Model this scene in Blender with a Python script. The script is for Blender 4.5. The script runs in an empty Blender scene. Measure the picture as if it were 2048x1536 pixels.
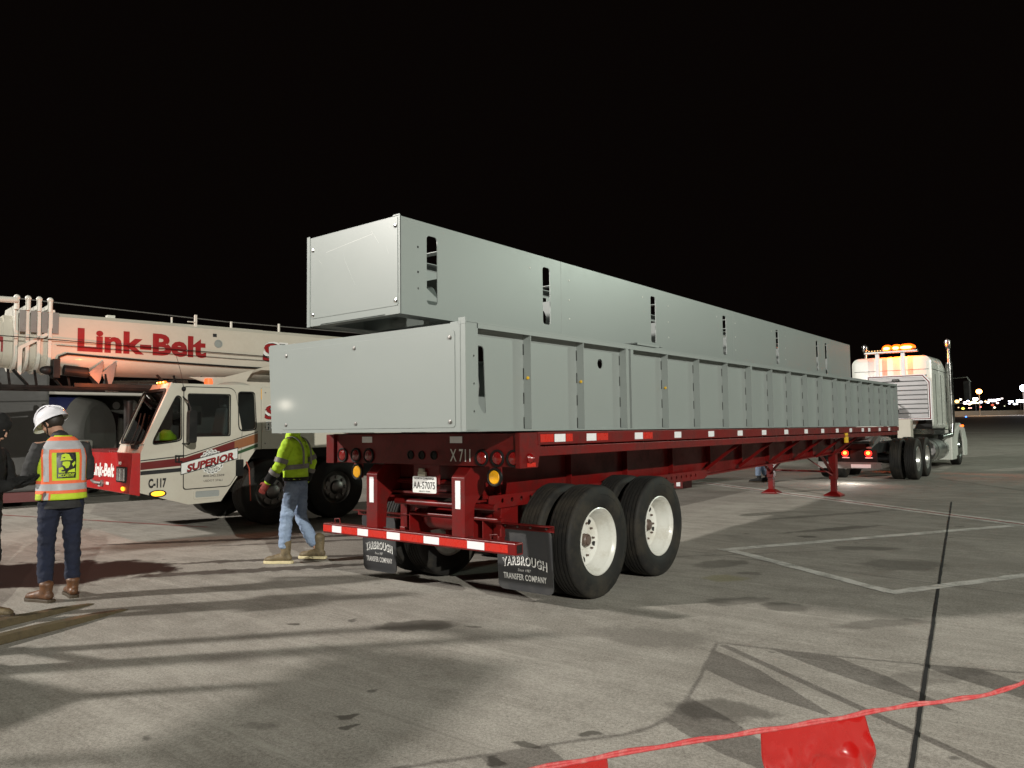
import bpy, bmesh, math, random
from mathutils import Vector, Matrix, noise
from math import sin, cos, pi, radians
random.seed(7)
SC = bpy.context.scene
COL = SC.collection
# ------------------------------------------------------------------ camera
YAW, PIT, ROL = radians(38.405), radians(3.305), radians(-0.711)
FW = Vector((-sin(YAW)*cos(PIT), cos(YAW)*cos(PIT), sin(PIT)))
RT0 = Vector((cos(YAW), sin(YAW), 0)); UP0 = RT0.cross(FW)
RT = cos(ROL)*RT0 + sin(ROL)*UP0; UP = -sin(ROL)*RT0 + cos(ROL)*UP0
cd = bpy.data.cameras.new("camera"); cam = bpy.data.objects.new("camera", cd); COL.objects.link(cam)
m3 = Matrix((RT, UP, -FW)).transposed()
cam.matrix_world = Matrix.Translation((3.911, -5.193, 1.651)) @ m3.to_4x4()
cd.sensor_fit = 'HORIZONTAL'; cd.sensor_width = 36; cd.lens = 36*1503.7/2048
cd.clip_start = .05; cd.clip_end = 3000
SC.camera = cam
SC.render.engine = 'CYCLES'
SC.view_settings.view_transform = 'Standard'; SC.view_settings.look = 'None'
SC.view_settings.exposure = .14; SC.view_settings.gamma = 1
SC.cycles.max_bounces = 6; SC.cycles.use_denoising = True
SC.cycles.sample_clamp_indirect = 4
# ------------------------------------------------------------------ night sky
W = bpy.data.worlds.new("World"); SC.world = W; W.use_nodes = True
wn = W.node_tree.nodes; wl = W.node_tree.links
bg = wn['Background']; bg.inputs[0].default_value = (1.0, .62, .52, 1); bg.inputs[1].default_value = .0020
# ------------------------------------------------------------------ flood lights on masts outside the frame, plus added fill and highlight lamps
def lamp(name, loc, power, col, size, target=None, kind='POINT', **kw):
    l = bpy.data.lights.new(name, kind); l.energy = power; l.color = col
    if kind in ('POINT', 'SPOT'): l.shadow_soft_size = size
    o = bpy.data.objects.new(name, l); COL.objects.link(o); o.location = loc
    if target is not None: o.rotation_euler = (Vector(target)-Vector(loc)).to_track_quat('-Z', 'Y').to_euler()
    for k, v in kw.items(): setattr(l, k, v)
    return o
lamp("flood_or_fill_light", (34, -20, 15.5), 64000, (1.0, .985, .89), .10)
lamp("flood_or_fill_light", (-25.8, -28.6, 18.5), 74000, (1.0, .95, .88), .8)
lamp("flood_or_fill_light", (-40, 42, 16), 9000, (1.0, .90, .72), .3)  # weak warm fill lamp, added to lift the shadows
lamp("flood_or_fill_light", (22, 40, 15), 12000, (.84, 1.0, .84), .3)  # greenish fill, added to brighten shadows and the ground near the tractor
lamp('highlight_lamp', (-11.35, -7.1, 2.25), 24, (1.0, .90, .74), .12)  # unseen lamp added for the highlight on the lower box's rear end
GS = .01
def gz(y): return GS*(y-1.5)
GR = math.atan(GS)
# ------------------------------------------------------------------ node helpers
def newmat(name):
    m = bpy.data.materials.new(name); m.use_nodes = True
    nt = m.node_tree; return m, nt, nt.nodes['Principled BSDF']
def N(nt, t, **kw):
    n = nt.nodes.new(t)
    for k, v in kw.items():
        if isinstance(k, str) and k.startswith('i_'):
            n.inputs[k[2:].replace('_', ' ')].default_value = v
        else: setattr(n, k, v)
    return n
def L(nt, a, b): nt.links.new(a, b)
def M(nt, op, a, b=None, c=None, clamp=False):
    n = nt.nodes.new('ShaderNodeMath'); n.operation = op; n.use_clamp = clamp
    for i, v in enumerate((a, b, c)):
        if v is None: continue
        if isinstance(v, (int, float)): n.inputs[i].default_value = v
        else: nt.links.new(v, n.inputs[i])
    return n.outputs[0]
def ramp(nt, fac, lo, hi):
    n = nt.nodes.new('ShaderNodeMapRange'); n.inputs[1].default_value = lo; n.inputs[2].default_value = hi
    n.interpolation_type = 'SMOOTHSTEP'
    nt.links.new(fac, n.inputs[0]); return n.outputs[0]
def mix(nt, f, a, b):
    n = nt.nodes.new('ShaderNodeMix'); n.data_type = 'RGBA'
    if isinstance(f, (int, float)): n.inputs[0].default_value = f
    else: nt.links.new(f, n.inputs[0])
    for i, v in ((6, a), (7, b)):
        if isinstance(v, tuple): n.inputs[i].default_value = (v+(1,))[:4]
        else: nt.links.new(v, n.inputs[i])
    return n.outputs[2]
def noise_tex(nt, vec, scale, det=4, rough=.55, dist=0):
    n = nt.nodes.new('ShaderNodeTexNoise'); n.inputs['Scale'].default_value = scale
    n.inputs['Detail'].default_value = det; n.inputs['Roughness'].default_value = rough
    n.inputs['Distortion'].default_value = dist
    if vec is not None: nt.links.new(vec, n.inputs['Vector'])
    return n.outputs[0]
def mapping(nt, vec, scale=(1, 1, 1), loc=(0, 0, 0), rot=(0, 0, 0)):
    n = nt.nodes.new('ShaderNodeMapping'); n.inputs[1].default_value = loc; n.inputs[2].default_value = rot
    n.inputs[3].default_value = scale; nt.links.new(vec, n.inputs[0]); return n.outputs[0]
def coord(nt, kind='Object'): return nt.nodes.new('ShaderNodeTexCoord').outputs[kind]
def bump(nt, bsdf, h, strength, dist=.01):
    n = nt.nodes.new('ShaderNodeBump'); n.inputs['Strength'].default_value = strength
    n.inputs['Distance'].default_value = dist
    nt.links.new(h, n.inputs['Height']); nt.links.new(n.outputs[0], bsdf.inputs['Normal'])
def paint(name, col, rough=.4, metal=0, coat=0, dirt=.25, dcol=None, scale=3, bs=.05, bscale=60, spec=.5, rv=.18):
    m, nt, b = newmat(name)
    v = coord(nt)
    n1 = noise_tex(nt, v, scale, 6, .65); n2 = noise_tex(nt, v, scale*9, 4, .7)
    f = ramp(nt, M(nt, 'ADD', M(nt, 'MULTIPLY', n1, .7), M(nt, 'MULTIPLY', n2, .3)), .42, .66)
    dcol = dcol or tuple(c*.55 for c in col)
    c = mix(nt, M(nt, 'MULTIPLY', f, dirt), tuple(col), tuple(dcol))
    L(nt, c, b.inputs['Base Color'])
    L(nt, M(nt, 'ADD', M(nt, 'MULTIPLY', f, rv), rough-rv*.28), b.inputs['Roughness'])
    b.inputs['Metallic'].default_value = metal; b.inputs['Coat Weight'].default_value = coat
    b.inputs['Coat Roughness'].default_value = .08; b.inputs['Specular IOR Level'].default_value = spec
    if bs: bump(nt, b, noise_tex(nt, v, bscale, 3, .6), bs, .004)
    return m
def emit(name, col, s):
    m, nt, b = newmat(name)
    b.inputs['Base Color'].default_value = (*[min(1, c*.6) for c in col], 1)
    b.inputs['Emission Color'].default_value = (*col, 1); b.inputs['Emission Strength'].default_value = s
    return m
def glassmat(name, tint=(.55, .6, .58), rough=.02):
    m, nt, b = newmat(name); nt.nodes.remove(b); out = nt.nodes['Material Output']
    t = N(nt, 'ShaderNodeBsdfTransparent'); t.inputs[0].default_value = (*tint, 1)
    g = N(nt, 'ShaderNodeBsdfGlossy'); g.inputs['Roughness'].default_value = rough
    fr = N(nt, 'ShaderNodeFresnel'); fr.inputs[0].default_value = 1.5
    mx = N(nt, 'ShaderNodeMixShader'); L(nt, fr.outputs[0], mx.inputs[0]); L(nt, t.outputs[0], mx.inputs[1])
    L(nt, g.outputs[0], mx.inputs[2]); L(nt, mx.outputs[0], out.inputs[0]); return m
# ------------------------------------------------------------------ mesh helpers
class MB:
    def __init__(s): s.b = bmesh.new()
    def box(s, x0, x1, y0, y1, z0, z1):
        return s.hexa([(x0, y0, z0), (x1, y0, z0), (x1, y1, z0), (x0, y1, z0), (x0, y0, z1), (x1, y0, z1), (x1, y1, z1), (x0, y1, z1)])
    def hexa(s, p):
        v = [s.b.verts.new(q) for q in p]
        for f in ((3, 2, 1, 0), (4, 5, 6, 7), (0, 1, 5, 4), (1, 2, 6, 5), (2, 3, 7, 6), (3, 0, 4, 7)):
            s.b.faces.new([v[i] for i in f])
        return s
    def beam(s, p0, p1, w, h, up=(0, 0, 1)):
        p0, p1 = Vector(p0), Vector(p1); d = (p1-p0).normalized(); u = Vector(up)
        if abs(d.dot(u)) > .98: u = Vector((0, 1, 0))
        r = d.cross(u).normalized()*w/2; u = r.cross(d).normalized()*h/2
        return s.hexa([p0-r-u, p0+r-u, p1+r-u, p1-r-u, p0-r+u, p0+r+u, p1+r+u, p1-r+u])
    def rings(s, rings, closed=True, cap=True):
        vs = [[s.b.verts.new(p) for p in r] for r in rings]; n = len(vs[0])
        for a, b in zip(vs, vs[1:]):
            for i in range(n if closed else n-1):
                s.b.faces.new((a[i], a[(i+1) % n], b[(i+1) % n], b[i]))
        if cap:
            s.b.faces.new(vs[0][::-1]); s.b.faces.new(vs[-1])
        return s
    def cyl(s, p0, p1, r0, r1=None, seg=16, cap=True):
        r1 = r0 if r1 is None else r1
        return s.tube([p0, p1], [r0, r1], seg, cap)
    def tube(s, pts, rad, seg=8, cap=True):
        pts = [Vector(p) for p in pts]
        if not isinstance(rad, (list, tuple)): rad = [rad]*len(pts)
        rings = []; prev = None
        for i, p in enumerate(pts):
            d = (pts[min(i+1, len(pts)-1)]-pts[max(i-1, 0)]).normalized()
            if prev is None:
                a = Vector((0, 0, 1)) if abs(d.z) < .9 else Vector((1, 0, 0)); r = d.cross(a).normalized()
            else: r = (prev-d*prev.dot(d)).normalized()
            prev = r; u = d.cross(r)
            rings.append([p+(r*cos(2*pi*k/seg)+u*sin(2*pi*k/seg))*rad[i] for k in range(seg)])
        return s.rings(rings, True, cap)
    def ell(s, c, r, seg=20, rows=12, rot=None):
        rings = []
        for j in range(1, rows):
            t = pi*j/rows
            rings.append([Vector((r[0]*sin(t)*cos(2*pi*k/seg), r[1]*sin(t)*sin(2*pi*k/seg), -r[2]*cos(t))) for k in range(seg)])
        rings = [[(rot@q if rot else q)+Vector(c) for q in R_] for R_ in rings]
        return s.rings(rings)
    def lathe(s, prof, c=(0, 0, 0), axis=(1, 0, 0), seg=64, close=False):
        # prof: (radius, along)
        ax = Vector(axis).normalized(); a = Vector((0, 0, 1)) if abs(ax.z) < .9 else Vector((0, 1, 0))
        r = ax.cross(a).normalized(); u = ax.cross(r); c = Vector(c)
        P = list(prof)
        cols = [[s.b.verts.new(c+ax*t+(r*cos(2*pi*k/seg)+u*sin(2*pi*k/seg))*max(q, 1e-4)) for (q, t) in P] for k in range(seg)]
        n = len(P)
        for k in range(seg):
            A, B = cols[k], cols[(k+1) % seg]
            for i in range(n if close else n-1):
                j = (i+1) % n
                s.b.faces.new((A[i], B[i], B[j], A[j]))
        return s
    def plate(s, outer, holes, thick, f):
        """outline with holes in 2D, thickness, mapped by f(a,b,t)->xyz"""
        for t in (0, thick):
            es = []; 
            for loop in [outer]+list(holes):
                vs = [s.b.verts.new(f(a, b, t)) for a, b in loop]
                es += [s.b.edges.new((vs[i], vs[(i+1) % len(vs)])) for i in range(len(vs))]
            bmesh.ops.triangle_fill(s.b, use_beauty=True, use_dissolve=False, edges=es)
        for loop in [outer]+list(holes):
            n = len(loop)
            for i in range(n):
                (a, b), (c, d) = loop[i], loop[(i+1) % n]
                s.b.faces.new([s.b.verts.new(q) for q in (f(a, b, 0), f(c, d, 0), f(c, d, thick), f(a, b, thick))])
        return s
    def quad(s, *p):
        s.b.faces.new([s.b.verts.new(q) for q in p]); return s
    def poly(s, p): return s.quad(*p)
    def obj(s, name, mat, parent=None, bevel=0, smooth=False, mods=None):
        bmesh.ops.remove_doubles(s.b, verts=s.b.verts, dist=1e-5)
        bmesh.ops.recalc_face_normals(s.b, faces=s.b.faces)
        me = bpy.data.meshes.new(name); s.b.to_mesh(me); s.b.free()
        me.materials.append(mat)
        o = bpy.data.objects.new(name, me); COL.objects.link(o)
        if parent: o.parent = parent
        if smooth:
            for p in me.polygons: p.use_smooth = True
            if smooth != 'all':
                me.set_sharp_from_angle(angle=radians(smooth if smooth is not True else 35))
        if bevel:
            md = o.modifiers.new('bevel', 'BEVEL'); md.width = bevel; md.segments = 2; md.limit_method = 'ANGLE'
            md.angle_limit = radians(40); md.harden_normals = False
        return o
def rrect(x0, x1, y0, y1, r, n=4):
    o = []
    for cx, cy, a in ((x1-r, y1-r, 0), (x0+r, y1-r, 90), (x0+r, y0+r, 180), (x1-r, y0+r, 270)):
        for i in range(n+1):
            t = radians(a+90*i/n); o.append((cx+r*cos(t), cy+r*sin(t)))
    return o
def circ(cx, cy, r, n=16): return [(cx+r*cos(2*pi*i/n), cy+r*sin(2*pi*i/n)) for i in range(n)]
def rpoly(pts, r, n=4):
    o = []
    for i, p in enumerate(pts):
        p = Vector(p); a = (Vector(pts[i-1])-p); b = (Vector(pts[(i+1) % len(pts)])-p)
        ra = min(r, a.length*.45); rb = min(r, b.length*.45)
        A = p+a.normalized()*ra; B = p+b.normalized()*rb
        for k in range(n+1):
            t = k/n; q = A*(1-t)**2+p*2*t*(1-t)+B*t*t; o.append((q.x, q.y))
    return o
def empty(name, loc=(0, 0, 0), rot=(0, 0, 0), parent=None):
    o = bpy.data.objects.new(name, None); COL.objects.link(o); o.location = loc; o.rotation_euler = rot
    o.empty_display_size = .1
    if parent: o.parent = parent
    return o
def tag(o, label=None, cat=None, group=None, kind=None):
    if label: o['label'] = label
    if cat: o['category'] = cat
    if group: o['group'] = group
    if kind: o['kind'] = kind
    return o
def copy_part(o, parent, dloc=None):
    c = o.copy(); COL.objects.link(c); c.parent = parent
    if dloc is not None: c.location = o.location+Vector(dloc)
    for ch in o.children: copy_part(ch, c)
    return c
def text_pts(s, bold=0, xs=1, shear=0, spacing=1):
    cu = bpy.data.curves.new('t', 'FONT'); cu.body = s; cu.size = 1; cu.offset = bold; cu.shear = shear
    cu.space_character = spacing; cu.resolution_u = 3
    o = bpy.data.objects.new('t', cu); COL.objects.link(o)
    dg = bpy.context.evaluated_depsgraph_get(); dg.update()
    me = bpy.data.meshes.new_from_object(o.evaluated_get(dg))
    V = [(v.co.x*xs, v.co.y) for v in me.vertices]; Fc = [tuple(p.vertices) for p in me.polygons]
    bpy.data.objects.remove(o); bpy.data.curves.remove(cu); bpy.data.meshes.remove(me)
    x0 = min(v[0] for v in V); x1 = max(v[0] for v in V)
    return [(a-x0, b) for a, b in V], Fc, x1-x0
def text(s, mat, parent, org, right, up, height, width=None, bold=0, shear=0, warp=None, name='lettering', center=False, spacing=1):
    """flat letters at org; cap height given; width stretches"""
    V, Fc, w = text_pts(s, bold, 1, shear, spacing)
    k = height/.72; kx = (width/w) if width else k
    right = Vector(right).normalized(); up = Vector(up).normalized(); org = Vector(org)
    me = bpy.data.meshes.new(name); W_ = w*kx; P = []
    for a, b in V:
        x, y = a*kx, b*k
        if center: x -= W_/2
        if warp: x, y = warp(x, y, W_)
        P.append(org+right*x+up*y)
    me.from_pydata([tuple(p) for p in P], [], Fc); me.materials.append(mat)
    o = bpy.data.objects.new(name, me); COL.objects.link(o); o.parent = parent
    return o
# ------------------------------------------------------------------ materials
MT = {}
grey_box = paint("grey_paint", (.252, .279, .268), .36, coat=.22, rv=.03, dirt=.06, dcol=(.28, .30, .28), scale=1.3, bs=.03, bscale=25)
grey_dark = paint("dull_grey_paint", (.30, .32, .31), .45, dirt=.3)  # rougher, uncoated grey for inner parts and spacers
red = paint("red_trailer_paint", (.145, .005, .005), .40, spec=.34, coat=.0, dirt=.7, dcol=(.055, .009, .007), scale=2.2, bs=.08, bscale=40)
red_b = paint("bright_red_paint", (.40, .012, .012), .36, coat=.25, dirt=.35, dcol=(.2, .01, .01), scale=2)
rubber = paint("tyre_rubber", (.013, .0125, .012), .7, dirt=1.0, dcol=(.036, .031, .024), scale=3, bs=.3, bscale=90, spec=.28)
rimwhite = paint("white_rim_paint", (.66, .66, .62), .35, coat=.2, dirt=.45, dcol=(.42, .38, .30), scale=5)
white = paint("white_paint", (.64, .62, .56), .35, coat=.3, dirt=.22, dcol=(.42, .38, .30), scale=1.6)
cream = paint("cream_paint", (.52, .49, .42), .4, coat=.2, dirt=.25, dcol=(.38, .33, .25), scale=1.4)
truckwhite = paint("truck_white_paint", (.72, .74, .68), .3, coat=.5, dirt=.12, scale=1.2)
black = paint("black_steel", (.009, .009, .009), .5, spec=.22, dirt=.4, dcol=(.03, .028, .025), scale=6)
flap = paint("mudflap_rubber", (.028, .029, .032), .5, dirt=.5, dcol=(.05, .048, .045), scale=4, bs=.1)
chrome = paint("chrome", (.42, .42, .41), .22, metal=1, dirt=.5)
alu = paint("aluminium", (.55, .55, .53), .33, metal=1, dirt=.3)
steel = paint("dull_steel", (.22, .21, .20), .5, metal=.6, dirt=.4)
tapew = paint("white_reflective_tape", (.80, .80, .82), .35, dirt=.18, scale=12)
taper = paint("red_reflective_tape", (.52, .022, .012), .3, dirt=.2, scale=12)
lensr = paint("red_lens", (.20, .004, .004), .18, coat=.8, dirt=0, bs=.6, bscale=90)
amb_refl = paint("amber_reflector", (.85, .40, .01), .25, coat=.5, dirt=0, bs=.6, bscale=90)
amber_l = emit("amber_lamp_glass", (1, .42, .02), 2.2)
amber_h = emit("amber_strobe_glass", (1, .13, .008), 3.0)
tail_l = emit("lit_tail_lamp", (1, .012, .006), 5)
tail_c = emit("tail_lamp_core", (1, .42, .06), 3)
letterw = paint("white_lettering_paint", (.72, .72, .70), .45, dirt=.15, scale=10, bs=0)
letterr = paint("red_lettering_paint", (.25, .006, .007), .4, dirt=.1, scale=10, bs=0)
letterk = paint("black_lettering_paint", (.012, .012, .014), .45, dirt=.1, scale=10, bs=0)
maroon = paint("maroon_stripe_paint", (.13, .012, .012), .4, dirt=.1, bs=0)
brown = paint("brown_stripe_paint", (.26, .10, .04), .4, dirt=.1, bs=0)
green = paint("green_stripe_paint", (.03, .075, .03), .4, dirt=.1, bs=0)
glass = glassmat("cab_glass", (.62, .66, .65))
# ------------------------------------------------------------------ ground
def concrete():
    m, nt, b = newmat("apron_concrete")
    v = coord(nt)
    big = noise_tex(nt, v, .35, 5, .6, .5); mid = noise_tex(nt, v, 2.2, 6, .65, .3)
    stre = noise_tex(nt, mapping(nt, v, (.5, 3.2, 1), rot=(0, 0, radians(-20))), 1.1, 6, .7, 1.2)
    scuff = noise_tex(nt, mapping(nt, v, (.22, 9, 1), rot=(0, 0, radians(-52))), 1.6, 5, .75, .6)
    scuff2 = noise_tex(nt, mapping(nt, v, (.3, 7, 1), rot=(0, 0, radians(28))), 1.3, 5, .75, .9)
    fine = noise_tex(nt, v, 55, 3, .75); grain = noise_tex(nt, v, 220, 2, .8)
    f = M(nt, 'ADD', M(nt, 'ADD', M(nt, 'MULTIPLY', big, .35), M(nt, 'MULTIPLY', mid, .3)), M(nt, 'MULTIPLY', stre, .35))
    c = mix(nt, ramp(nt, f, .40, .60), (.225, .205, .178), (.385, .360, .320))
    sp = M(nt, 'ADD', M(nt, 'MULTIPLY', fine, .55), M(nt, 'MULTIPLY', grain, .45))
    c = mix(nt, ramp(nt, sp, .38, .62), mix(nt, .42, c, (.09, .082, .072)), mix(nt, .26, c, (.60, .58, .52)))
    c = mix(nt, M(nt, 'MULTIPLY', ramp(nt, scuff, .56, .70), .30), c, (.13, .12, .105)); c = mix(nt, M(nt, 'MULTIPLY', ramp(nt, scuff2, .57, .68), .35), c, (.46, .44, .39))
    # dark pits, gathered in patches
    vor = N(nt, 'ShaderNodeTexVoronoi'); vor.inputs['Scale'].default_value = 26; L(nt, v, vor.inputs['Vector'])
    pit = M(nt, 'MULTIPLY', M(nt, 'SUBTRACT', 1, ramp(nt, vor.outputs['Distance'], .07, .15)), ramp(nt, mid, .5, .6))
    c = mix(nt, M(nt, 'MULTIPLY', pit, .7), c, (.05, .047, .042))
    # oil drips: sparse dark round spots
    v2 = N(nt, 'ShaderNodeTexVoronoi'); v2.inputs['Scale'].default_value = 1.7
    dv = N(nt, 'ShaderNodeVectorMath'); dv.operation = 'ADD'
    nz = N(nt, 'ShaderNodeTexNoise'); nz.inputs['Scale'].default_value = 6; nz.inputs['Detail'].default_value = 4
    L(nt, v, nz.inputs['Vector']); sc = N(nt, 'ShaderNodeVectorMath'); sc.operation = 'SCALE'; sc.inputs['Scale'].default_value = .22
    L(nt, nz.outputs['Color'], sc.inputs[0]); L(nt, v, dv.inputs[0]); L(nt, sc.outputs[0], dv.inputs[1])
    L(nt, dv.outputs[0], v2.inputs['Vector'])
    drip = M(nt, 'MULTIPLY', M(nt, 'SUBTRACT', 1, ramp(nt, v2.outputs['Distance'], .05, .10)), ramp(nt, v2.outputs['Color'], .45, .75))
    c = mix(nt, M(nt, 'MULTIPLY', drip, .62), c, (.05, .045, .04))
    # placed stains: (x, y, rx, ry, rot, darkness, colour)
    def spot(c, x, y, rx, ry, rot, k, col, edge=.25):
        mp = N(nt, 'ShaderNodeMapping'); mp.vector_type = 'TEXTURE'
        mp.inputs[1].default_value = (x+.11, y+.11, 0); mp.inputs[2].default_value = (0, 0, rot); mp.inputs[3].default_value = (rx, ry, 1e3)
        L(nt, dv.outputs[0], mp.inputs[0])
        ln = N(nt, 'ShaderNodeVectorMath'); ln.operation = 'LENGTH'; L(nt, mp.outputs[0], ln.inputs[0])
        dd = M(nt, 'ADD', ln.outputs['Value'], M(nt, 'MULTIPLY', M(nt, 'SUBTRACT', mid, .5), 1.1))
        g = M(nt, 'SUBTRACT', 1, ramp(nt, dd, 1-edge, 1+edge))
        return mix(nt, M(nt, 'MULTIPLY', g, k), c, col), g
    dk = (.075, .068, .058)
    for a in STAINS: c, _ = spot(c, *a[:6], a[6] if len(a) > 6 else dk)
    # wet brown spill, with workers' and forklift's cast shadow painted into the colour
    wet_shade = None
    for a in SPILL_SHADE:
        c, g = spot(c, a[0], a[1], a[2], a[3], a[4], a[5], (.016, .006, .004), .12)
        wet_shade = g if wet_shade is None else M(nt, 'MAXIMUM', wet_shade, g)
    L(nt, c, b.inputs['Base Color'])
    r = M(nt, 'SUBTRACT', M(nt, 'ADD', .72, M(nt, 'MULTIPLY', sp, .2)), M(nt, 'MULTIPLY', wet_shade, .12))
    L(nt, r, b.inputs['Roughness'])
    h = M(nt, 'SUBTRACT', M(nt, 'ADD', M(nt, 'MULTIPLY', fine, .5), M(nt, 'MULTIPLY', grain, .5)), pit)
    bump(nt, b, h, .35, .004); b.inputs['Specular IOR Level'].default_value = .18
    return m
STAINS = [(2.05, -.9, .30, .16, .5, .65), (1.1, 1.7, .35, .13, .9, .5), (1.55, 1.75, .2, .16, .3, .6), (.25, 3.35, .35, .22, 1.2, .55),
          (2.0, 4.4, .45, .32, .6, .5), (1.35, 5.3, .4, .16, .5, .5), (.45, 5.9, .16, .10, .5, .7), (.75, 3.0, .12, .10, 0, .5),
          (.55, 6.8, .9, .12, 1.0, .6), (2.35, 1.6, .5, .1, .8, .45), (2.9, .4, .4, .12, .9, .35), (1.0, .2, .5, .25, .3, .3),
          (.1, 8.6, 1.4, .1, 1.0, .45), (.6, 2.6, .22, .16, .6, .35, (.22, .20, .05)), (1.4, -2.2, .06, .04, 0, .8), (1.9, -2.7, .05, .05, 0, .8),
          (-.78, -.62, .34, .17, .72, .75), (1.62, -1.62, .05, .04, .4, .8), (.3, -2.25, .06, .04, .8, .85), (.42, -2.35, .05, .03, .5, .8), (1.38, -1.95, .07, .04, .4, .8), (-.35, -.4, .05, .03, .3, .8), (-1.7, -1.2, .06, .03, .6, .85), (.0, -2.65, .1, .05, .6, .35)]
SPILL_SHADE = [(-6.35, -1.75, 1.75, .85, .80, 1.0), (-4.6, .6, 1.6, .10, .83, .72), (-4.15, .05, 1.5, .13, .85, .72), (-6.5, 1.3, 2.4, .11, .80, .78), (-5.0, 2.2, 2.0, .07, .85, .6)]
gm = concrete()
def gsheet(name, pts, lift, mat, label=None, cat=None, kind='structure', group=None):
    b = MB(); b.poly([(x, y, gz(y)+lift) for x, y in pts]); o = b.obj(name, mat); tag(o, label, cat, group, kind); return o
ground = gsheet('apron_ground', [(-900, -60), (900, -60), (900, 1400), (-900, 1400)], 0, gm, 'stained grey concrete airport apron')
linep = paint("worn_white_line_paint", (.66, .65, .61), .6, dirt=1.0, dcol=(.30, .29, .26), scale=5, bs=.2)
redl = paint("worn_red_line_paint", (.30, .05, .045), .6, dirt=.9, dcol=(.2, .14, .12), scale=5, bs=.2)
joint = paint("joint_tar", (.006, .006, .006), .85, dirt=.5, scale=9, bs=.4)
def strip(name, pts, w, lift, mat, jag=0, label=None, cat=None):
    b = MB(); P = []
    for (x0, y0), (x1, y1) in zip(pts, pts[1:]):
        n = max(1, int(math.hypot(x1-x0, y1-y0)/(.12 if jag else 1e9)))
        for i in range(n): P.append((x0+(x1-x0)*i/n, y0+(y1-y0)*i/n))
    P.append(pts[-1]); Lr = []; Rr = []
    for i, p in enumerate(P):
        a = Vector(P[max(i-1, 0)]); c = Vector(P[min(i+1, len(P)-1)]); d = (c-a).normalized(); nn = Vector((-d.y, d.x))
        wl_ = w/2*(1+random.uniform(-jag, jag)); wr = w/2*(1+random.uniform(-jag, jag))
        Lr.append((p[0]+nn.x*wl_, p[1]+nn.y*wl_)); Rr.append((p[0]-nn.x*wr, p[1]-nn.y*wr))
    for i in range(len(P)-1):
        b.quad(*[(x, y, gz(y)+lift) for x, y in (Lr[i], Rr[i], Rr[i+1], Lr[i+1])])
    o = b.obj(name, mat); tag(o, label, cat, None, 'structure'); return o
strip('painted_line', [(-7.5, 15.47), (8.3, 4.92)], .16, .004, linep, .12, 'white line of the double apron marking nearest the camera')
strip('painted_line', [(-7.5, 15.75), (8.3, 5.2)], .16, .004, linep, .12, 'white line of the double apron marking farther away')
strip('painted_line', [(-7.5, 15.61), (8.3, 5.06)], .09, .004, redl, .12, 'red line between the two white apron lines')
strip('painted_line', [(-.12, 4.2), (2.75, 8.6)], .16, .004, linep, .15, 'white line running from the box corner to the double line')
strip('painted_line', [(.02, 4.24), (2.17, 2.86)], .15, .004, linep, .15, 'white line of the box corner near the trailer')
strip('painted_line', [(2.17, 2.80), (5.4, 8.2)], .14, .0045, linep, .15, 'white line leaving the frame at the right')
strip('pavement_joint', [(1.44, 11.6), (2.05, 6.9), (2.64, 2.34), (3.08, -1.05), (3.35, -3.3)], .024, .004, joint, .22, 'black tarred slab joint')
strip('pavement_joint', [(-1.5, 4.05), (4.6, 3.15)], .007, .008, joint, .5, 'hairline slab joint across the apron')
strip('pavement_joint', [(-6.5, -2.6), (-3.3, .6), (-1.5, 2.35), (1.2, 5.0)], .008, .008, joint, .5, 'hairline slab joint under the trailer')
strip('pavement_joint', [(-9, 1.9), (-3.5, 3.0), (-1, 3.5)], .01, .008, joint, .5, 'hairline slab joint beside the crane')
strip('pavement_joint', [(.3, 17.5), (7.0, 8.2)], .02, .006, joint, .3, 'thin slab joint beyond the double line')
strip('painted_line', [(-40, 80.2), (60, 56.2)], .5, .006, linep, 0, 'far white taxiway line')
strip('painted_line', [(-40, 71), (60, 47)], .35, .006, linep, 0, 'second far white taxiway line')
strip('painted_line', [(-15, .2), (-8.3, 1.75)], .06, .005, redl, .2, 'thin red line beyond the workers')
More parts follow.
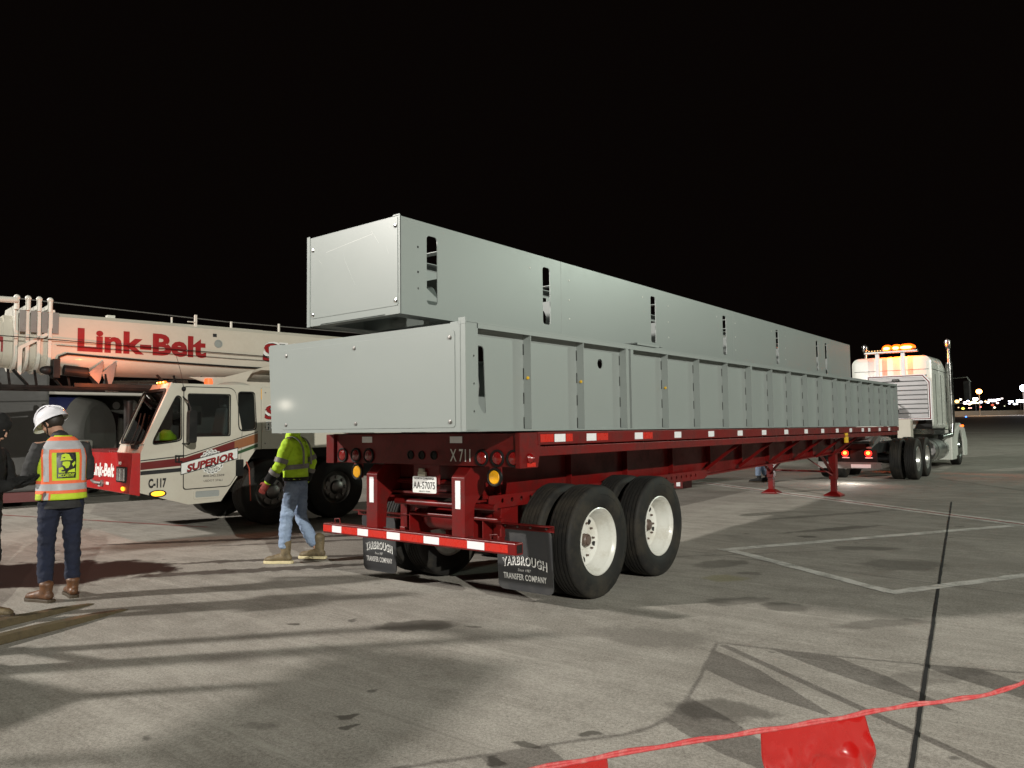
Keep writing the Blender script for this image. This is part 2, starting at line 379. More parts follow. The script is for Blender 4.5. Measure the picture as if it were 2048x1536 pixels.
# ------------------------------------------------------------------ flatbed trailer (rear at y=-.14, right side x=0)
TR = tag(empty('flatbed_trailer', (0, 0, 0)), 'red flatbed semi-trailer carrying two long grey steel boxes', 'trailer')
XR, XL, YE = 0, -2.59, 14.45
def zd(y): return 1.61-.0035*y
def yz_bar(b, x0, x1, y0, y1, za0, za1, zb0, zb1):
    return b.hexa([(x0, y0, za0), (x1, y0, za0), (x1, y1, zb0), (x0, y1, zb0), (x0, y0, za1), (x1, y0, za1), (x1, y1, zb1), (x0, y1, zb1)])
b = MB(); yz_bar(b, XL+.03, XR-.03, -.10, YE, zd(0)-.05, zd(0)-.005, zd(YE)-.05, zd(YE)-.005); b.obj('deck', red, TR)
for x0, x1, side in ((XR-.03, XR, 1), (XL, XL+.03, -1)):
    b = MB(); yz_bar(b, x0, x1, .10, YE, zd(0)-.115, zd(0), zd(YE)-.10, zd(YE))
    xi = x0-.05 if side > 0 else x1-.0
    yz_bar(b, xi, xi+.05, .02, YE, zd(0)-.215, zd(0)-.13, zd(YE)-.19, zd(YE)-.12)
    r = b.obj('side_rail', red, TR, bevel=.004)
    if side > 0:
        tp = [.43, .96, 1.89, 2.81, 3.74, 4.68, 5.58, 6.53, 7.5, 8.41, 9.3, 10.22, 11.12, 11.64, 12.55, 13.45]
        for i, y in enumerate(tp):
            w = .085; b = MB(); z = zd(y); b.box(x1, x1+.003, y-w, y+w, z-.092, z-.022); b.obj('reflective_tape', tapew, r)
            if i < 3:
                b = MB(); b.box(x1, x1+.0025, y+w+.01, y+w+(.22 if i else .12), z-.092, z-.022); b.obj('reflective_tape', taper, r)
        b = MB(); b.box(x1, x1+.003, .13, .33, zd(0)-.092, zd(0)-.022); b.obj('reflective_tape', taper, r)
# rear header plate
b = MB(); b.box(-2.47, -.06, -.13, -.10, 1.31, 1.60)
hd = b.obj('rear_header', red, TR, bevel=.004)
for cx in (-2.36, -2.15, -1.95, -.45, -.27, -.09):
    b = MB(); b.lathe([(.075, 0), (.075, .014), (.068, .018), (.060, .016), (.058, .004)], (cx, -.131, 1.385), (0, -1, 0), 28)
    t = b.obj('tail_light', black, TR, smooth=True)
    b = MB(); b.lathe([(0, .022), (.03, .021), (.05, .016), (.058, .006)], (cx, -.131, 1.385), (0, -1, 0), 28); b.obj('lens', lensr, t, smooth=True)
for cx in (-1.35, -1.2, -1.04):
    b = MB(); b.lathe([(.042, 0), (.042, .010), (.034, .012), (.030, .003), (0, .006)], (cx, -.131, 1.40), (0, -1, 0), 20)
    b.obj('marker_light', black, TR, smooth=True)
for cx in (-2.12, -.30):
    b = MB(); b.box(cx-.07, cx+.07, -.128, -.118, 1.16, 1.315); bk = b.obj('lamp_bracket', red, TR, bevel=.004)
    b = MB(); b.lathe([(.082, 0), (.082, .02), (.072, .026), (.062, .02)], (cx, -.13, 1.22), (0, -1, 0), 28); k = b.obj('amber_lamp', black, TR, smooth=True)
    b = MB(); b.lathe([(0, .026), (.03, .026), (.055, .022), (.062, .014)], (cx, -.13, 1.22), (0, -1, 0), 28); b.obj('lens', amb_refl, k, smooth=True)
for cx in (-1.98, -.76):
    b = MB(); b.box(cx-.075, cx+.075, -.134, -.1305, 1.515, 1.575); b.obj('reflective_tape', tapew, TR)
text('X 711', letterw, TR, (-.835, -.134, 1.35), (1, 0, 0), (0, 0, 1), .115, width=.25, bold=.01)
b = MB(); b.box(-2.6, -2.475, -.16, .12, 1.30, 1.60); b.obj('corner_post', red, TR, bevel=.005)
b = MB(); b.plate([(-.155, 1.30), (.10, 1.30), (.14, 1.47), (.14, 1.605), (-.155, 1.605)], [], .055, lambda a, c, t: (-.06+t, a, c))
cp = b.obj('corner_post', red, TR, bevel=.005)
b = MB(); b.lathe([(.045, 0), (.045, .012), (.03, .03), (0, .055)], (-.004, -.02, 1.385), (1, 0, 0), 20); b.obj('marker_light', lensr, TR, smooth=True)
b = MB(); b.box(-.004, 0, -.06, .06, 1.31, 1.345); b.obj('reflective_tape', taper, cp)
# main beams (I section) with gooseneck
for cx in (-.72, -1.87):
    b = MB(); low = [(.0, .97), (3.4, .90), (5, .93), (11.9, 1.02), (12.9, 1.22), (14.3, 1.26)]
    for (y0, z0), (y1, z1) in zip(low, low[1:]):
        yz_bar(b, cx-.008, cx+.008, y0, y1, z0+.02, zd(y0)-.06, z1+.02, zd(y1)-.06)
        yz_bar(b, cx-.09, cx+.09, y0, y1, z0, z0+.02, z1, z1+.02)
        yz_bar(b, cx-.075, cx+.075, y0, y1, zd(y0)-.078, zd(y0)-.06, zd(y1)-.078, zd(y1)-.06)
    for i in range(11):
        y = .35+1.2*i; z0 = 1.0
        b.box(cx-.08, cx+.08, y, y+.012, z0+.02 if y < 11 else 1.2, zd(y)-.08)
    b.obj('main_beam', red, TR)
b = MB()
for i in range(24):
    y = .3+i*.6; z = zd(y); b.box(XL+.07, XR-.08, y, y+.05, z-.16, z-.052)
b.obj('crossmember', red, TR)
for y in (4.9, 6.2, 7.5, 8.8, 10.1, 11.2):
    b = MB(); b.beam((-.63, y, 1.0), (-.06, y, 1.43), .045, .012, (0, 1, 0)); b.obj('outrigger', red, TR)
    b = MB(); b.beam((-1.96, y, 1.0), (-2.53, y, 1.43), .045, .012, (0, 1, 0)); b.obj('outrigger', red, TR)
# slider rails with pin holes
for cx in (-.60, -1.99):
    b = MB(); holes = [circ(y, .965, .022, 10) for y in [.32+.145*i for i in range(30)]]
    b.plate([(.12, .90), (4.8, .90), (4.9, .93), (4.9, 1.02), (.12, 1.02)], holes, .012, lambda a, c, t, cx=cx: (cx+t, a, c))
    b.obj('slider_rail', red, TR)
b = MB()
for cx in (-.66, -1.93):
    for y in (.45, 1.72, 2.95):
        b.box(cx-.05, cx+.05, y-.13, y+.13, .62, .90)
    b.box(cx-.04, cx+.04, .3, 3.1, .55, .63)
for y in (.4, 3.0): b.box(-1.95, -.63, y-.05, y+.05, .78, .88)
b.obj('suspension_frame', red, TR, bevel=.006)
# bumper
bz = .58
b = MB(); b.box(-2.575, -.017, -.215, -.115, bz, bz+.10)
bb = b.obj('rear_bumper', red, TR, bevel=.006)
xs = [-2.575, -2.43, -2.28, -2.03, -1.87, -1.60, -1.415, -1.10, -.90, -.56, -.36, -.10]
for i in range(len(xs)-1):
    b = MB(); b.box(xs[i]+.002, xs[i+1]-.002, -.2178, -.215, bz+.016, bz+.082); b.obj('reflective_tape', tapew if i % 2 else taper, bb)
b = MB(); b.box(-.0168, -.0155, -.2, -.13, bz+.015, bz+.085); b.obj('end_opening', black, bb)
for x in (-2.42, -.30):
    b = MB(); b.tube([(x-.04, -.15, bz+.1), (x-.05, -.15, bz+.14), (x+.03, -.15, bz+.15), (x+.04, -.15, bz+.1)], .006, 8); b.obj('tie_hook', red, bb, smooth=True)
for cx in (-1.835, -.68):
    b = MB(); b.plate([(-.20, .68), (-.08, .68), (-.06, .95), (.16, 1.16), (.16, 1.30), (-.10, 1.30), (-.20, 1.21)], [], .155, lambda a, c, t, cx=cx: (cx-.0775+t, a, c))
    p = b.obj('bumper_post', red, TR, bevel=.006)
    b = MB(); b.box(cx-.03, cx+.03, -.2032, -.2, .93, 1.18); b.obj('reflective_tape', tapew, p)
b = MB(); b.cyl((-1.8, .1, 1.135), (-.6, .1, 1.135), .028); b.cyl((-1.75, .05, .93), (-.45, .05, .93), .030)
b.cyl((-1.7, .2, .80), (-.5, .2, .80), .02)
b.obj('cross_tube', red, TR, smooth=True)
b = MB(); b.box(-1.78, -.66, .0, .10, 1.02, 1.04); b.box(-1.76, -.68, .12, .14, .98, 1.30); b.obj('rear_crossmember', red, TR)
b = MB(); b.box(-1.32, -.98, -.12, -.112, 1.13, 1.31); b.obj('plate_bracket', red, TR)
b = MB(); b.plate(rrect(-1.325, -1.015, 1.045, 1.20, .012), [], .004, lambda a, c, t: (a, -.128-t, c)); lp = b.obj('license_plate', letterw, TR)
text('AA-57075', letterk, lp, (-1.315, -.134, 1.085), (1, 0, 0), (0, 0, 1), .068, width=.285, bold=.004)
text('NORTH CAROLINA', letterk, lp, (-1.30, -.134, 1.172), (1, 0, 0), (0, 0, 1), .018, width=.26, bold=.02)
text('- MULTI YEAR -', letterk, lp, (-1.25, -.134, 1.055), (1, 0, 0), (0, 0, 1), .012, width=.17, bold=.01)
b = MB(); b.box(-1.24, -1.14, -.15, -.128, 1.205, 1.245); b.box(-1.22, -1.16, -.16, -.128, 1.245, 1.275); b.obj('plate_lamp', paint('lamp_housing', (.55, .53, .42), .4), TR, bevel=.004)
b = MB(); b.tube([(-1.6, .32, .76), (-1.55, .32, .76), (-1.5, .32, .76), (-1.0, .32, .76), (-.95, .32, .76)], [.03, .09, .115, .115, .05], 24)
b.obj('air_tank', red, TR, smooth=True)
for x in (-1.72, -.86, -.74):
    b = MB(); b.plate([(.2, .60), (.45, .60), (.45, .85), (.2, .80)], [], .01, lambda a, c, t, x=x: (x+t, a, c)); b.obj('tank_bracket', red, TR)
# mud flap bar and flaps
b = MB(); b.box(-2.72, -.04, .37, .376, .70, .76); b.box(-2.72, -.04, .30, .37, .754, .76)
fb = b.obj('mudflap_bar', red, TR)
b = MB()
for x in (-2.6, -2.4, -2.2, -.60, -.45, -.3, -.12): b.lathe([(.012, 0), (.012, .008), (0, .012)], (x, .37, .73), (0, -1, 0), 8)
b.obj('bolt', steel, fb)
def flapobj(x0, x1, z0, z1):
    ol = rrect(x0, x1, z0, z1, .06); cxm = (x0+x1)/2; w = x1-x0
    b = MB()
    b.plate(ol, [], .010, lambda a, c, t: (a, .385-t+.03*((z1-c)/(z1-z0))**2, c))
    f = b.obj('mud_flap', flap, TR)
    Y = .362
    def arch(x, y, W_): k = 1-(2*x/W_)**2; return x, y*(1+.0*k)+.035*k-.02
    def put(s, mt, z, h, wd, bold, warp=None, eps=0, sh=0, dx=0):
        o = text(s, mt, f, (cxm+dx, 0, 0), (1, 0, 0), (0, 0, 1), h, wd, bold, sh, warp, center=True, spacing=1.12)
        for v in o.data.vertices:
            zz = v.co.z+z; v.co = (v.co.x, .385-.0105-eps+.03*((z1-zz)/(z1-z0))**2, zz)
    put('YARBROUGH', letterw, z0+.232, .080, w*.82, .045, arch, .0005, dx=.003)
    put('YARBROUGH', letterk, z0+.240, .076, w*.795, -.004, arch, .0015)
    put('Since 1987', letterw, z0+.185, .026, w*.24, .0, None, .0005, .3)
    put('TRANSFER COMPANY', letterw, z0+.105, .055, w*.78, .02, None, .0005)
flapobj(-.715, -.075, .13, .72)
flapobj(-2.66, -2.13, .10, .72)
# wheels
R = .545
def tyre_mesh(w=.28, Rr=R, rim=.322):
    h = w/2
    g = []
    for gx in (-.082, -.042, 0, .042, .082):
        gx *= w/.28
        g += [(Rr-.001*abs(gx)*40, gx-.006), (Rr-.014, gx-.004), (Rr-.014, gx+.004), (Rr-.001*abs(gx)*40, gx+.006)]
    prof = [(rim-.01, -h+.05), (rim, -h+.03), (rim+.05, -h+.006), (rim+.10, -h), (rim+.13, -h+.003), (rim+.132, -h+.001), (Rr-.035, -h+.008), (Rr-.012, -h+.022), (Rr-.003, -h+.038)]
    prof = prof+g+[(r_, -x_) for r_, x_ in prof[::-1]]
    b = MB(); b.lathe(prof, (0, 0, 0), (1, 0, 0), 96)
    bmesh.ops.recalc_face_normals(b.b, faces=b.b.faces)
    me = bpy.data.meshes.new('tyre'); b.b.to_mesh(me); b.b.free(); me.materials.append(rubber)
    for p in me.polygons: p.use_smooth = True
    me.set_sharp_from_angle(angle=radians(40))
    return me
TY = tyre_mesh()
def rim_mesh(mat, deep=True, rr=.322, w=.28):
    h = w/2; b = MB()
    if deep:
        prof = [(rr, h-.045), (rr+.004, h-.022), (rr-.006, h-.018), (rr-.014, h-.03), (rr-.028, h-.045), (rr-.040, h-.06), (rr-.046, h-.10), (rr-.070, h-.13), (rr-.078, h-.19), (rr-.10, h-.205), (rr-.14, h-.21), (.10, h-.21), (.095, h-.20), (.0, h-.20)]
    else:
        prof = [(rr, h-.045), (rr+.004, h-.022), (rr-.006, h-.018), (rr-.028, h-.04), (rr-.045, h-.08), (rr-.08, h-.05), (.19, h+.0), (.12, h+.03), (.0, h+.03)]
    prof = prof+[(0, -h+.05), (rr-.02, -h+.05), (rr, -h+.03)]
    b.lathe(prof, (0, 0, 0), (1, 0, 0), 64)
    bmesh.ops.recalc_face_normals(b.b, faces=b.b.faces)
    me = bpy.data.meshes.new('rim'); b.b.to_mesh(me); b.b.free(); me.materials.append(mat)
    for p in me.polygons: p.use_smooth = True
    me.set_sharp_from_angle(angle=radians(38)); return me
RM = rim_mesh(rimwhite)
hubred = paint("grimy_hub_paint", (.11, .075, .06), .5)
def hub_mesh(h=.14):
    b = MB(); x = h-.205
    b.lathe([(.062, x-.01), (.062, x+.05), (.052, x+.06), (.045, x+.05), (.042, x+.062), (0, x+.066)], (0, 0, 0), (1, 0, 0), 24)
    for k in range(10):
        a = 2*pi*k/10; b.lathe([(.011, x), (.011, x+.022), (.007, x+.026), (0, x+.026)], (0, .165*cos(a), .165*sin(a)), (1, 0, 0), 6)
    bmesh.ops.recalc_face_normals(b.b, faces=b.b.faces)
    me = bpy.data.meshes.new('hub'); b.b.to_mesh(me); b.b.free(); me.materials.append(hubred); return me
def hole_mesh(h=.14):
    b = MB(); x = h-.208
    for k in range(5):
        a = 2*pi*(k+.25)/5; cy, cz = .205*cos(a), .205*sin(a)
        pts = [(x, cy+.036*cos(t)*cos(a)-.024*sin(t)*sin(a), cz+.036*cos(t)*sin(a)*1+.024*sin(t)*cos(a)) for t in [2*pi*i/14 for i in range(14)]]
        b.rings([[Vector(p) for p in pts], [Vector(p)+Vector((.0035, 0, 0)) for p in pts]])
    me = bpy.data.meshes.new('hand_hole'); bmesh.ops.recalc_face_normals(b.b, faces=b.b.faces); b.b.to_mesh(me); b.b.free(); me.materials.append(black); return me
HB, HH = hub_mesh(), hole_mesh()
def wheel(parent, x, y, z, flip=False, inner=False, ty=None, rm=None, hb=None, hh=None, sc=1, rot=None):
    e = empty('wheel', (x, y, z), (rot if rot is not None else random.random()*6, 0, pi if flip else 0), parent)
    e.scale = (sc, sc, sc)
    if flip: e.rotation_euler = (e.rotation_euler[0], 0, pi)
    for nm, me in (('tyre', ty or TY), ('rim', rm or RM), ('hub', hb or HB), ('hand_hole', hh or HH)):
        if inner and nm in ('hub', 'hand_hole'): continue
        o = bpy.data.objects.new(nm, me); COL.objects.link(o); o.parent = e
    return e
for i, y in enumerate((1.10, 2.36)):
    wz = R+gz(y)-.004
    wheel(TR, -.14, y, wz, rot=(1.9, .6)[i]); wheel(TR, -.49, y, wz, inner=True)
    wheel(TR, -2.45, y, wz, flip=True); wheel(TR, -2.10, y, wz, flip=True, inner=True)
    b = MB(); b.cyl((-2.2, y, wz), (-.4, y, wz), .065, seg=20)
    for x in (-1.85, -.72): b.cyl((x-.03, y, wz), (x+.03, y, wz), .20, seg=28)
    b.obj('axle', red, TR, smooth=True)
# landing gear
for x in (-.77, -2.11):
    g = gz(11.75)
    b = MB(); b.box(x-.075, x+.075, 11.67, 11.83, .46, 1.35); b.box(x-.055, x+.055, 11.69, 11.81, g+.06, .5)
    b.rings([[Vector((x+sx*q, 11.75+sy*q, z)) for sx, sy in ((-1, -1), (1, -1), (1, 1), (-1, 1))] for q, z in ((.17, g+.002), (.17, g+.03), (.06, g+.10))])
    lg = b.obj('landing_leg', red, TR, bevel=.006)
    b = MB(); b.beam((x-.0, 11.66, .55), (x-.0+(.55 if x < -1.5 else -.55), 11.3, 1.02), .06, .02); b.obj('leg_brace', red, TR)
    b = MB(); b.beam((x, 11.66, .60), (x, 10.9, 1.0), .06, .02); b.obj('leg_brace', red, TR)
b = MB(); b.cyl((-2.1, 11.75, .62), (-.8, 11.75, .62), .02); b.tube([(-2.2, 11.7, .75), (-2.45, 11.6, .72), (-2.5, 11.6, .8)], .014); b.obj('leg_shaft', red, TR)
b = MB(); b.box(-1.95, -1.78, 6.6, 6.95, .58, .88); sbx = b.obj('tool_box', red, TR, bevel=.008)
b = MB(); b.box(-1.9, -1.83, 6.594, 6.6, .62, .84); b.obj('reflective_tape', tapew, sbx)
b = MB(); b.box(-.055, -.012, 9.92, 10.08, 1.415, 1.47); b.box(-.05, -.015, 9.92, 10.1, 1.28, 1.40)
yl = paint("yellow_strap_winch_paint", (.75, .45, .02), .5, dirt=.5); b.obj('strap_winch', yl, TR, bevel=.006)
# ------------------------------------------------------------------ lower steel box
LB = tag(empty('steel_box_section', (0, 0, 1.62)), 'lower long grey steel box with vertical side ribs, resting on the red trailer deck', 'steel box')
def lb(v): return (v[0], v[1], v[2]-1.62)
YB0, YB1 = -.84, 14.45
def zb_(y): return zd(y)+.01
def zt_(y): return 2.495+.004*(y+.84)
xb0, xb1 = -2.635, -2.575   # left edge, top and bottom: the left wall leans
D_ = .085
class OB(MB):
    """mesh written in scene coordinates, shifted to a parent's base"""
    def __init__(s, off): super().__init__(); s.off = Vector(off)
    def obj(s, *a, **k):
        bmesh.ops.translate(s.b, verts=s.b.verts, vec=-s.off); return super().obj(*a, **k)
LO = (0, 0, 1.62)
# rear end plate + cover panel
b = OB(LO); b.hexa([(xb1, YB0, zb_(YB0)), (-.0, YB0, zb_(YB0)), (-.0, YB0+.012, zb_(YB0)), (xb1, YB0+.012, zb_(YB0)), (xb0, YB0, zt_(YB0)-.012), (-.0, YB0, zt_(YB0)-.012), (-.0, YB0+.012, zt_(YB0)-.012), (xb0, YB0+.012, zt_(YB0)-.012)])
b.obj('end_plate', grey_box, LB)
b = OB(LO); b.plate(rrect(-2.40, -.11, zb_(0)+.035, zt_(0)-.07, .03), [], .004, lambda a, c, t: (a, YB0-.001-t, c)); b.obj('cover_panel', grey_box, LB, bevel=.0015)
b = OB(LO)
for x, z in ((-2.33, 2.37), (-1.32, 2.37), (-.16, 2.37), (-2.33, 1.70), (-1.3, 1.70), (-.16, 1.70)):
    b.lathe([(.017, 0), (.017, .006), (.010, .008), (.010, .012), (0, .013)], (x, YB0-.005, z), (0, -1, 0), 12)
b.obj('cover_screw', steel, LB)
b = OB(LO); b.box(-.07, .002, YB0-.002, YB0+.014, zt_(0)-.03, zt_(0)+.022); b.box(-.055, -.05, YB0-.0032, YB0-.002, zb_(0), zt_(0))
b.obj('corner_flange', grey_box, LB, bevel=.002)
# bottom lip, top flange, left wall, top
b = OB(LO)
yz_bar(b, xb1, 0, YB0+.012, YB1, zb_(YB0)+.0, zb_(YB0)+.012, zb_(YB1), zb_(YB1)+.012); b.obj('bottom_plate', grey_box, LB)
b = OB(LO); yz_bar(b, xb0, xb0+.2, YB0+.012, YB1, zt_(YB0)-.012, zt_(YB0), zt_(YB1)-.012, zt_(YB1)); yz_bar(b, -.17, 0, YB0+.012, YB1, zt_(YB0)-.012, zt_(YB0), zt_(YB1)-.012, zt_(YB1))
yz_bar(b, -.012, 0, YB0+.14, YB1, zt_(YB0)-.050, zt_(YB0)-.012, zt_(YB1)-.050, zt_(YB1)-.012)
b.obj('top_flange', grey_box, LB, bevel=.002)
b = OB(LO); b.hexa([(xb1, YB0+.012, zb_(0)+.01), (xb1+.01, YB0+.012, zb_(0)+.01), (xb1+.01, YB1, zb_(YB1)+.01), (xb1, YB1, zb_(YB1)+.01), (xb0, YB0+.012, zt_(0)-.012), (xb0+.01, YB0+.012, zt_(0)-.012), (xb0+.01, YB1, zt_(YB1)-.012), (xb0, YB1, zt_(YB1)-.012)])
b.obj('side_plate', grey_box, LB)
# right web panel (recessed) with a slot and a hole
def sheet_yz(b, x, outer, holes, t): return b.plate(outer, holes, t, lambda a, c, q: (x-q, a, c))
b = OB(LO)
slot = rpoly([(-.70, 2.32), (-.52, 2.32), (-.50, 1.76), (-.545, 1.78), (-.70, 2.0)], .04)
sheet_yz(b, -D_, [(YB0+.012, zb_(0)+.012), (1.7, zb_(1.7)+.012), (1.7, zt_(1.7)-.012), (YB0+.012, zt_(0)-.012)], [slot, circ(1.28, 2.28, .05)], .008)
sheet_yz(b, -D_, [(1.7, zb_(1.7)+.012), (YB1, zb_(YB1)+.012), (YB1, zt_(YB1)-.012), (1.7, zt_(1.7)-.012)], [], .008)
b.obj('web_plate', grey_box, LB)
b = OB(LO); sheet_yz(b, 0, [(YB0+.012, zb_(0)+.012), (YB0+.15, zb_(0)+.012), (YB0+.15, zt_(0)-.012), (YB0+.012, zt_(0)-.012)],
    [circ(YB0+.10, z, .010, 8) for z in (1.78, 2.0, 2.22)], .010); b.box(-D_, -.01, YB0+.14, YB0+.15, zb_(0)+.012, zt_(0)-.05)
b.obj('corner_plate', grey_box, LB)
b = OB(LO); b.box(-.5, -.45, -.75, -.3, 1.75, 2.42); b.tube([(-.3, -.55, 1.7), (-.28, -.5, 2.0), (-.3, -.55, 2.3)], .10, 16); b.box(-1.6, -.5, -.2, -.19, 1.7, 2.45)
b.obj('inner_brace', grey_dark, LB)
ribs = [.01, .85, 1.66, 1.76, 2.6, 3.44, 4.32, 5.14, 6.0, 6.84, 7.64, 8.48, 9.4, 10.3, 11.2, 12.1, 13.0, 13.75]
for i, y in enumerate(ribs):
    b = OB(LO); double = i in (3, 7, 11, 15)
    z0, z1 = zb_(y)+.012, zt_(y)-.012
    hol = [circ(-.03, (z0+z1)/2, .012, 8)]
    b.box(-D_, -.002, y, y+.008, z0, z1)
    if double or i == 2: b.box(-.012, -.002, y+.008, y+.055, z0, z1)
    b.obj('rib', grey_box, LB)
    b = OB(LO); n = 4; hh_ = (z1-z0)/n
    for k in range(n):
        b.box(-D_-.001, -D_+.006, y-.006, y, z0+hh_*k+.01, z0+hh_*(k+.5))
    b.obj('weld_gap', black, LB)
    if i in (0, 1, 4):
        b = OB(LO); b.lathe([(.014, 0), (.014, .008), (0, .012)], (-.035, y, (z0+z1)/2+.02), (0, -1, 0), 12); b.obj('yellow_plug', yl, LB)
b = OB(LO); b.box(-D_, 0, YB1-.01, YB1, zb_(YB1), zt_(YB1)+.01); b.box(-2.6, -.085, YB1-.01, YB1, zb_(YB1), zt_(YB1)); b.obj('end_plate', grey_box, LB)
b = OB(LO); b.box(-.52, -.06, 2.0, 2.62, 2.545, 2.553); b.box(-.30, -.29, 2.1, 2.55, 2.515, 2.545); b.box(-.06, -.052, 2.0, 2.5, 2.53, 2.553); b.obj('lifting_bracket', grey_box, LB)
b = OB(LO); b.box(-2.3, -1.3, 12.9, 13.5, 2.55, 2.62); b.obj('cover_box', grey_box, LB, bevel=.005)
# ------------------------------------------------------------------ upper steel box
X1, X0 = -.944, -2.27; UZ0, UZ1 = 2.668, 3.552; UY0, UY1 = -.64, 14.14
UO = (0, 0, UZ0)
UB = tag(empty('steel_box_section', UO), 'upper long grey steel box with slotted smooth side, stacked on the ribbed one', 'steel box')
b = OB(UO)
slots = []
sy = [-.24, 1.57, 4.08, 6.53, 9.02, 11.5, 12.15]
for i, y in enumerate(sy):
    h = (2.79, 3.43) if i < 6 else (2.75, 3.43)
    slots.append(rrect(y-.07, y+.07, h[0], h[1], .035, 3))
small = [circ(y+d, z, .009, 6) for y in sy[1:5] for d, z in ((.45, 3.35), (.45, 3.12), (.45, 2.9), (-.3, 3.38))]+[circ(-.42, z, .012, 8) for z in (3.3, 3.07, 2.92)]
sheet_yz(b, X1, [(UY0, UZ0), (UY1, UZ0), (UY1, UZ1), (UY0, UZ1)], slots+small[-3:], .008)
b.obj('side_plate', grey_box, UB)
b = OB(UO)
for q in small[:-3]:
    cy = sum(p[0] for p in q)/len(q); cz = sum(p[1] for p in q)/len(q)
    b.lathe([(.010, 0), (.009, .004), (0, .005)], (X1, cy, cz), (1, 0, 0), 8)
b.obj('rivet', rimwhite, UB)
b = OB(UO)
for y in (1.86, 6.9, 11.9): b.box(X1-.001, X1+.0012, y-.003, y+.003, UZ0+.01, UZ1-.01)
b.obj('panel_seam', grey_dark, UB)
b = OB(UO); b.box(X0, X0+.12, UY0+.01, UY1, UZ1-.008, UZ1); b.box(X1-.12, X1, UY0+.01, UY1, UZ1-.008, UZ1)
for i in range(13): b.box(X0+.12, X1-.12, UY0+.01+1.2*i, UY0+.12+1.2*i, UZ1-.008, UZ1)
b.obj('top_plate', grey_box, UB)
b = OB(UO); b.box(X0, X0+.008, UY0+.01, UY1, UZ0, UZ0+.42); b.box(X0, X0+.008, UY0+.01, UY1, UZ1-.08, UZ1-.008)
for y in [UY0+.3+1.2*i for i in range(12)]: b.box(X0, X0+.008, y+.15, y+.75, UZ0+.42, UZ1-.08)
b.obj('side_plate', grey_box, UB)
b = OB(UO); b.box(X0+.01, X0+.20, UY0+.01, UY1, UZ0+.004, UZ0+.012); b.box(X1-.2, X1-.01, UY0+.01, UY1, UZ0+.004, UZ0+.012)
for i in range(13): b.box(X0+.2, X1-.2, UY0+.35+1.2*i-.35, UY0+.35+1.2*i-.22, UZ0+.004, UZ0+.012)
b.obj('bottom_plate', grey_dark, UB)
b = OB(UO); b.box(X0, X1, UY0, UY0+.010, UZ0, UZ1); b.box(X0-.012, X0+.035, UY0-.006, UY0, UZ0-.004, UZ1+.016); b.box(X1-.012, X1+.002, UY0-.006, UY0, UZ0, UZ1+.006)
b.box(X1-.09, X1-.002, UY0-.005, UY0, UZ1-.002, UZ1+.012)
b.obj('end_plate', grey_box, UB, bevel=.002)
b = OB(UO); b.plate(rrect(X0+.055, X1-.03, UZ0+.075, UZ1-.01, .015), [], .004, lambda a, c, t: (a, UY0-.001-t, c)); cvp = b.obj('cover_panel', grey_box, UB, bevel=.0015)
b = OB(UO)
for x, z in ((X0+.085, UZ0+.11), (X0+.085, UZ1-.13), (X1-.055, UZ0+.12), (X1-.055, UZ1-.09)):
    b.lathe([(.022, 0), (.020, .005), (.010, .007), (.010, .013), (0, .014)], (x, UY0-.005, z), (0, -1, 0), 12)
b.obj('cover_screw', chrome, UB, smooth=True)
scr = paint("scratched_metal", (.62, .63, .61), .35, dirt=.1)
b = OB(UO)
for pts in (((-1.72, 3.32), (-1.69, 3.24), (-1.62, 3.12), (-1.55, 3.0)), ((-1.32, 3.47), (-1.28, 3.42), (-1.22, 3.34)), ((-1.98, 3.37), (-1.7, 3.40), (-1.3, 3.44)), ((-1.34, 3.47), (-1.31, 3.42)), ((-2.1, 3.32), (-2.05, 3.27)), ((-1.12, 3.3), (-1.09, 3.22))):
    for (a, c), (d, e) in zip(pts, pts[1:]):
        w = random.uniform(.0008, .0016); b.quad((a, UY0-.0056, c-w), (d, UY0-.0056, e-w), (d, UY0-.0056, e+w), (a, UY0-.0056, c+w))
b.obj('scratch', scr, UB)
for i, y in enumerate(sy):
    b = OB(UO)
    b.plate([(X0+.01, UZ0+.01), (X1-.02, UZ0+.01), (X1-.02, UZ0+.44), (X0+.01, UZ0+.44)], [circ(-1.32, UZ0+.24, .15, 24)], .006, lambda a, c, t, y=y: (a, y+.30+t, c))
    b.obj('bulkhead', grey_box, UB)
b = OB(UO); b.cyl((X0+.5, UY0+.3, UZ0+.2), (X0+.5, UY1-.3, UZ0+.2), .10, seg=20); b.obj('inner_duct', grey_dark, UB, smooth=True)
DN = []
for y, lab in ((.35, 'steel spacer between the two grey boxes, nearest their rear ends'), (4.8, 'steel spacer between the two grey boxes, second from the rear'), (9.4, 'steel spacer between the two grey boxes, third from the rear'), (13.3, 'steel spacer between the two grey boxes, nearest the tractor')):
    z0 = zt_(y)
    b = OB((-1.6, y, z0)); b.box(-2.2, -1.02, y-.06, y+.06, z0, z0+.03); b.box(-2.2, -1.02, y-.06, y+.06, UZ0-.03, UZ0); b.box(-2.2, -1.02, y-.02, y+.02, z0+.03, UZ0-.03)
    o = b.obj('spacer_beam', grey_dark); o.location = (-1.6, y, z0); tag(o, lab, 'spacer', 'spacers between the two grey boxes')
amb_core = emit("amber_bulb", (1, .5, .1), 8); darkchrome = paint("shaded_chrome", (.20, .19, .18), .35, metal=1, dirt=.5)  # darkchrome: dull hub metal, darkened for the shade over the crane's front hub
grey_int = paint('dark_cab_lining', (.10, .10, .098), .8)
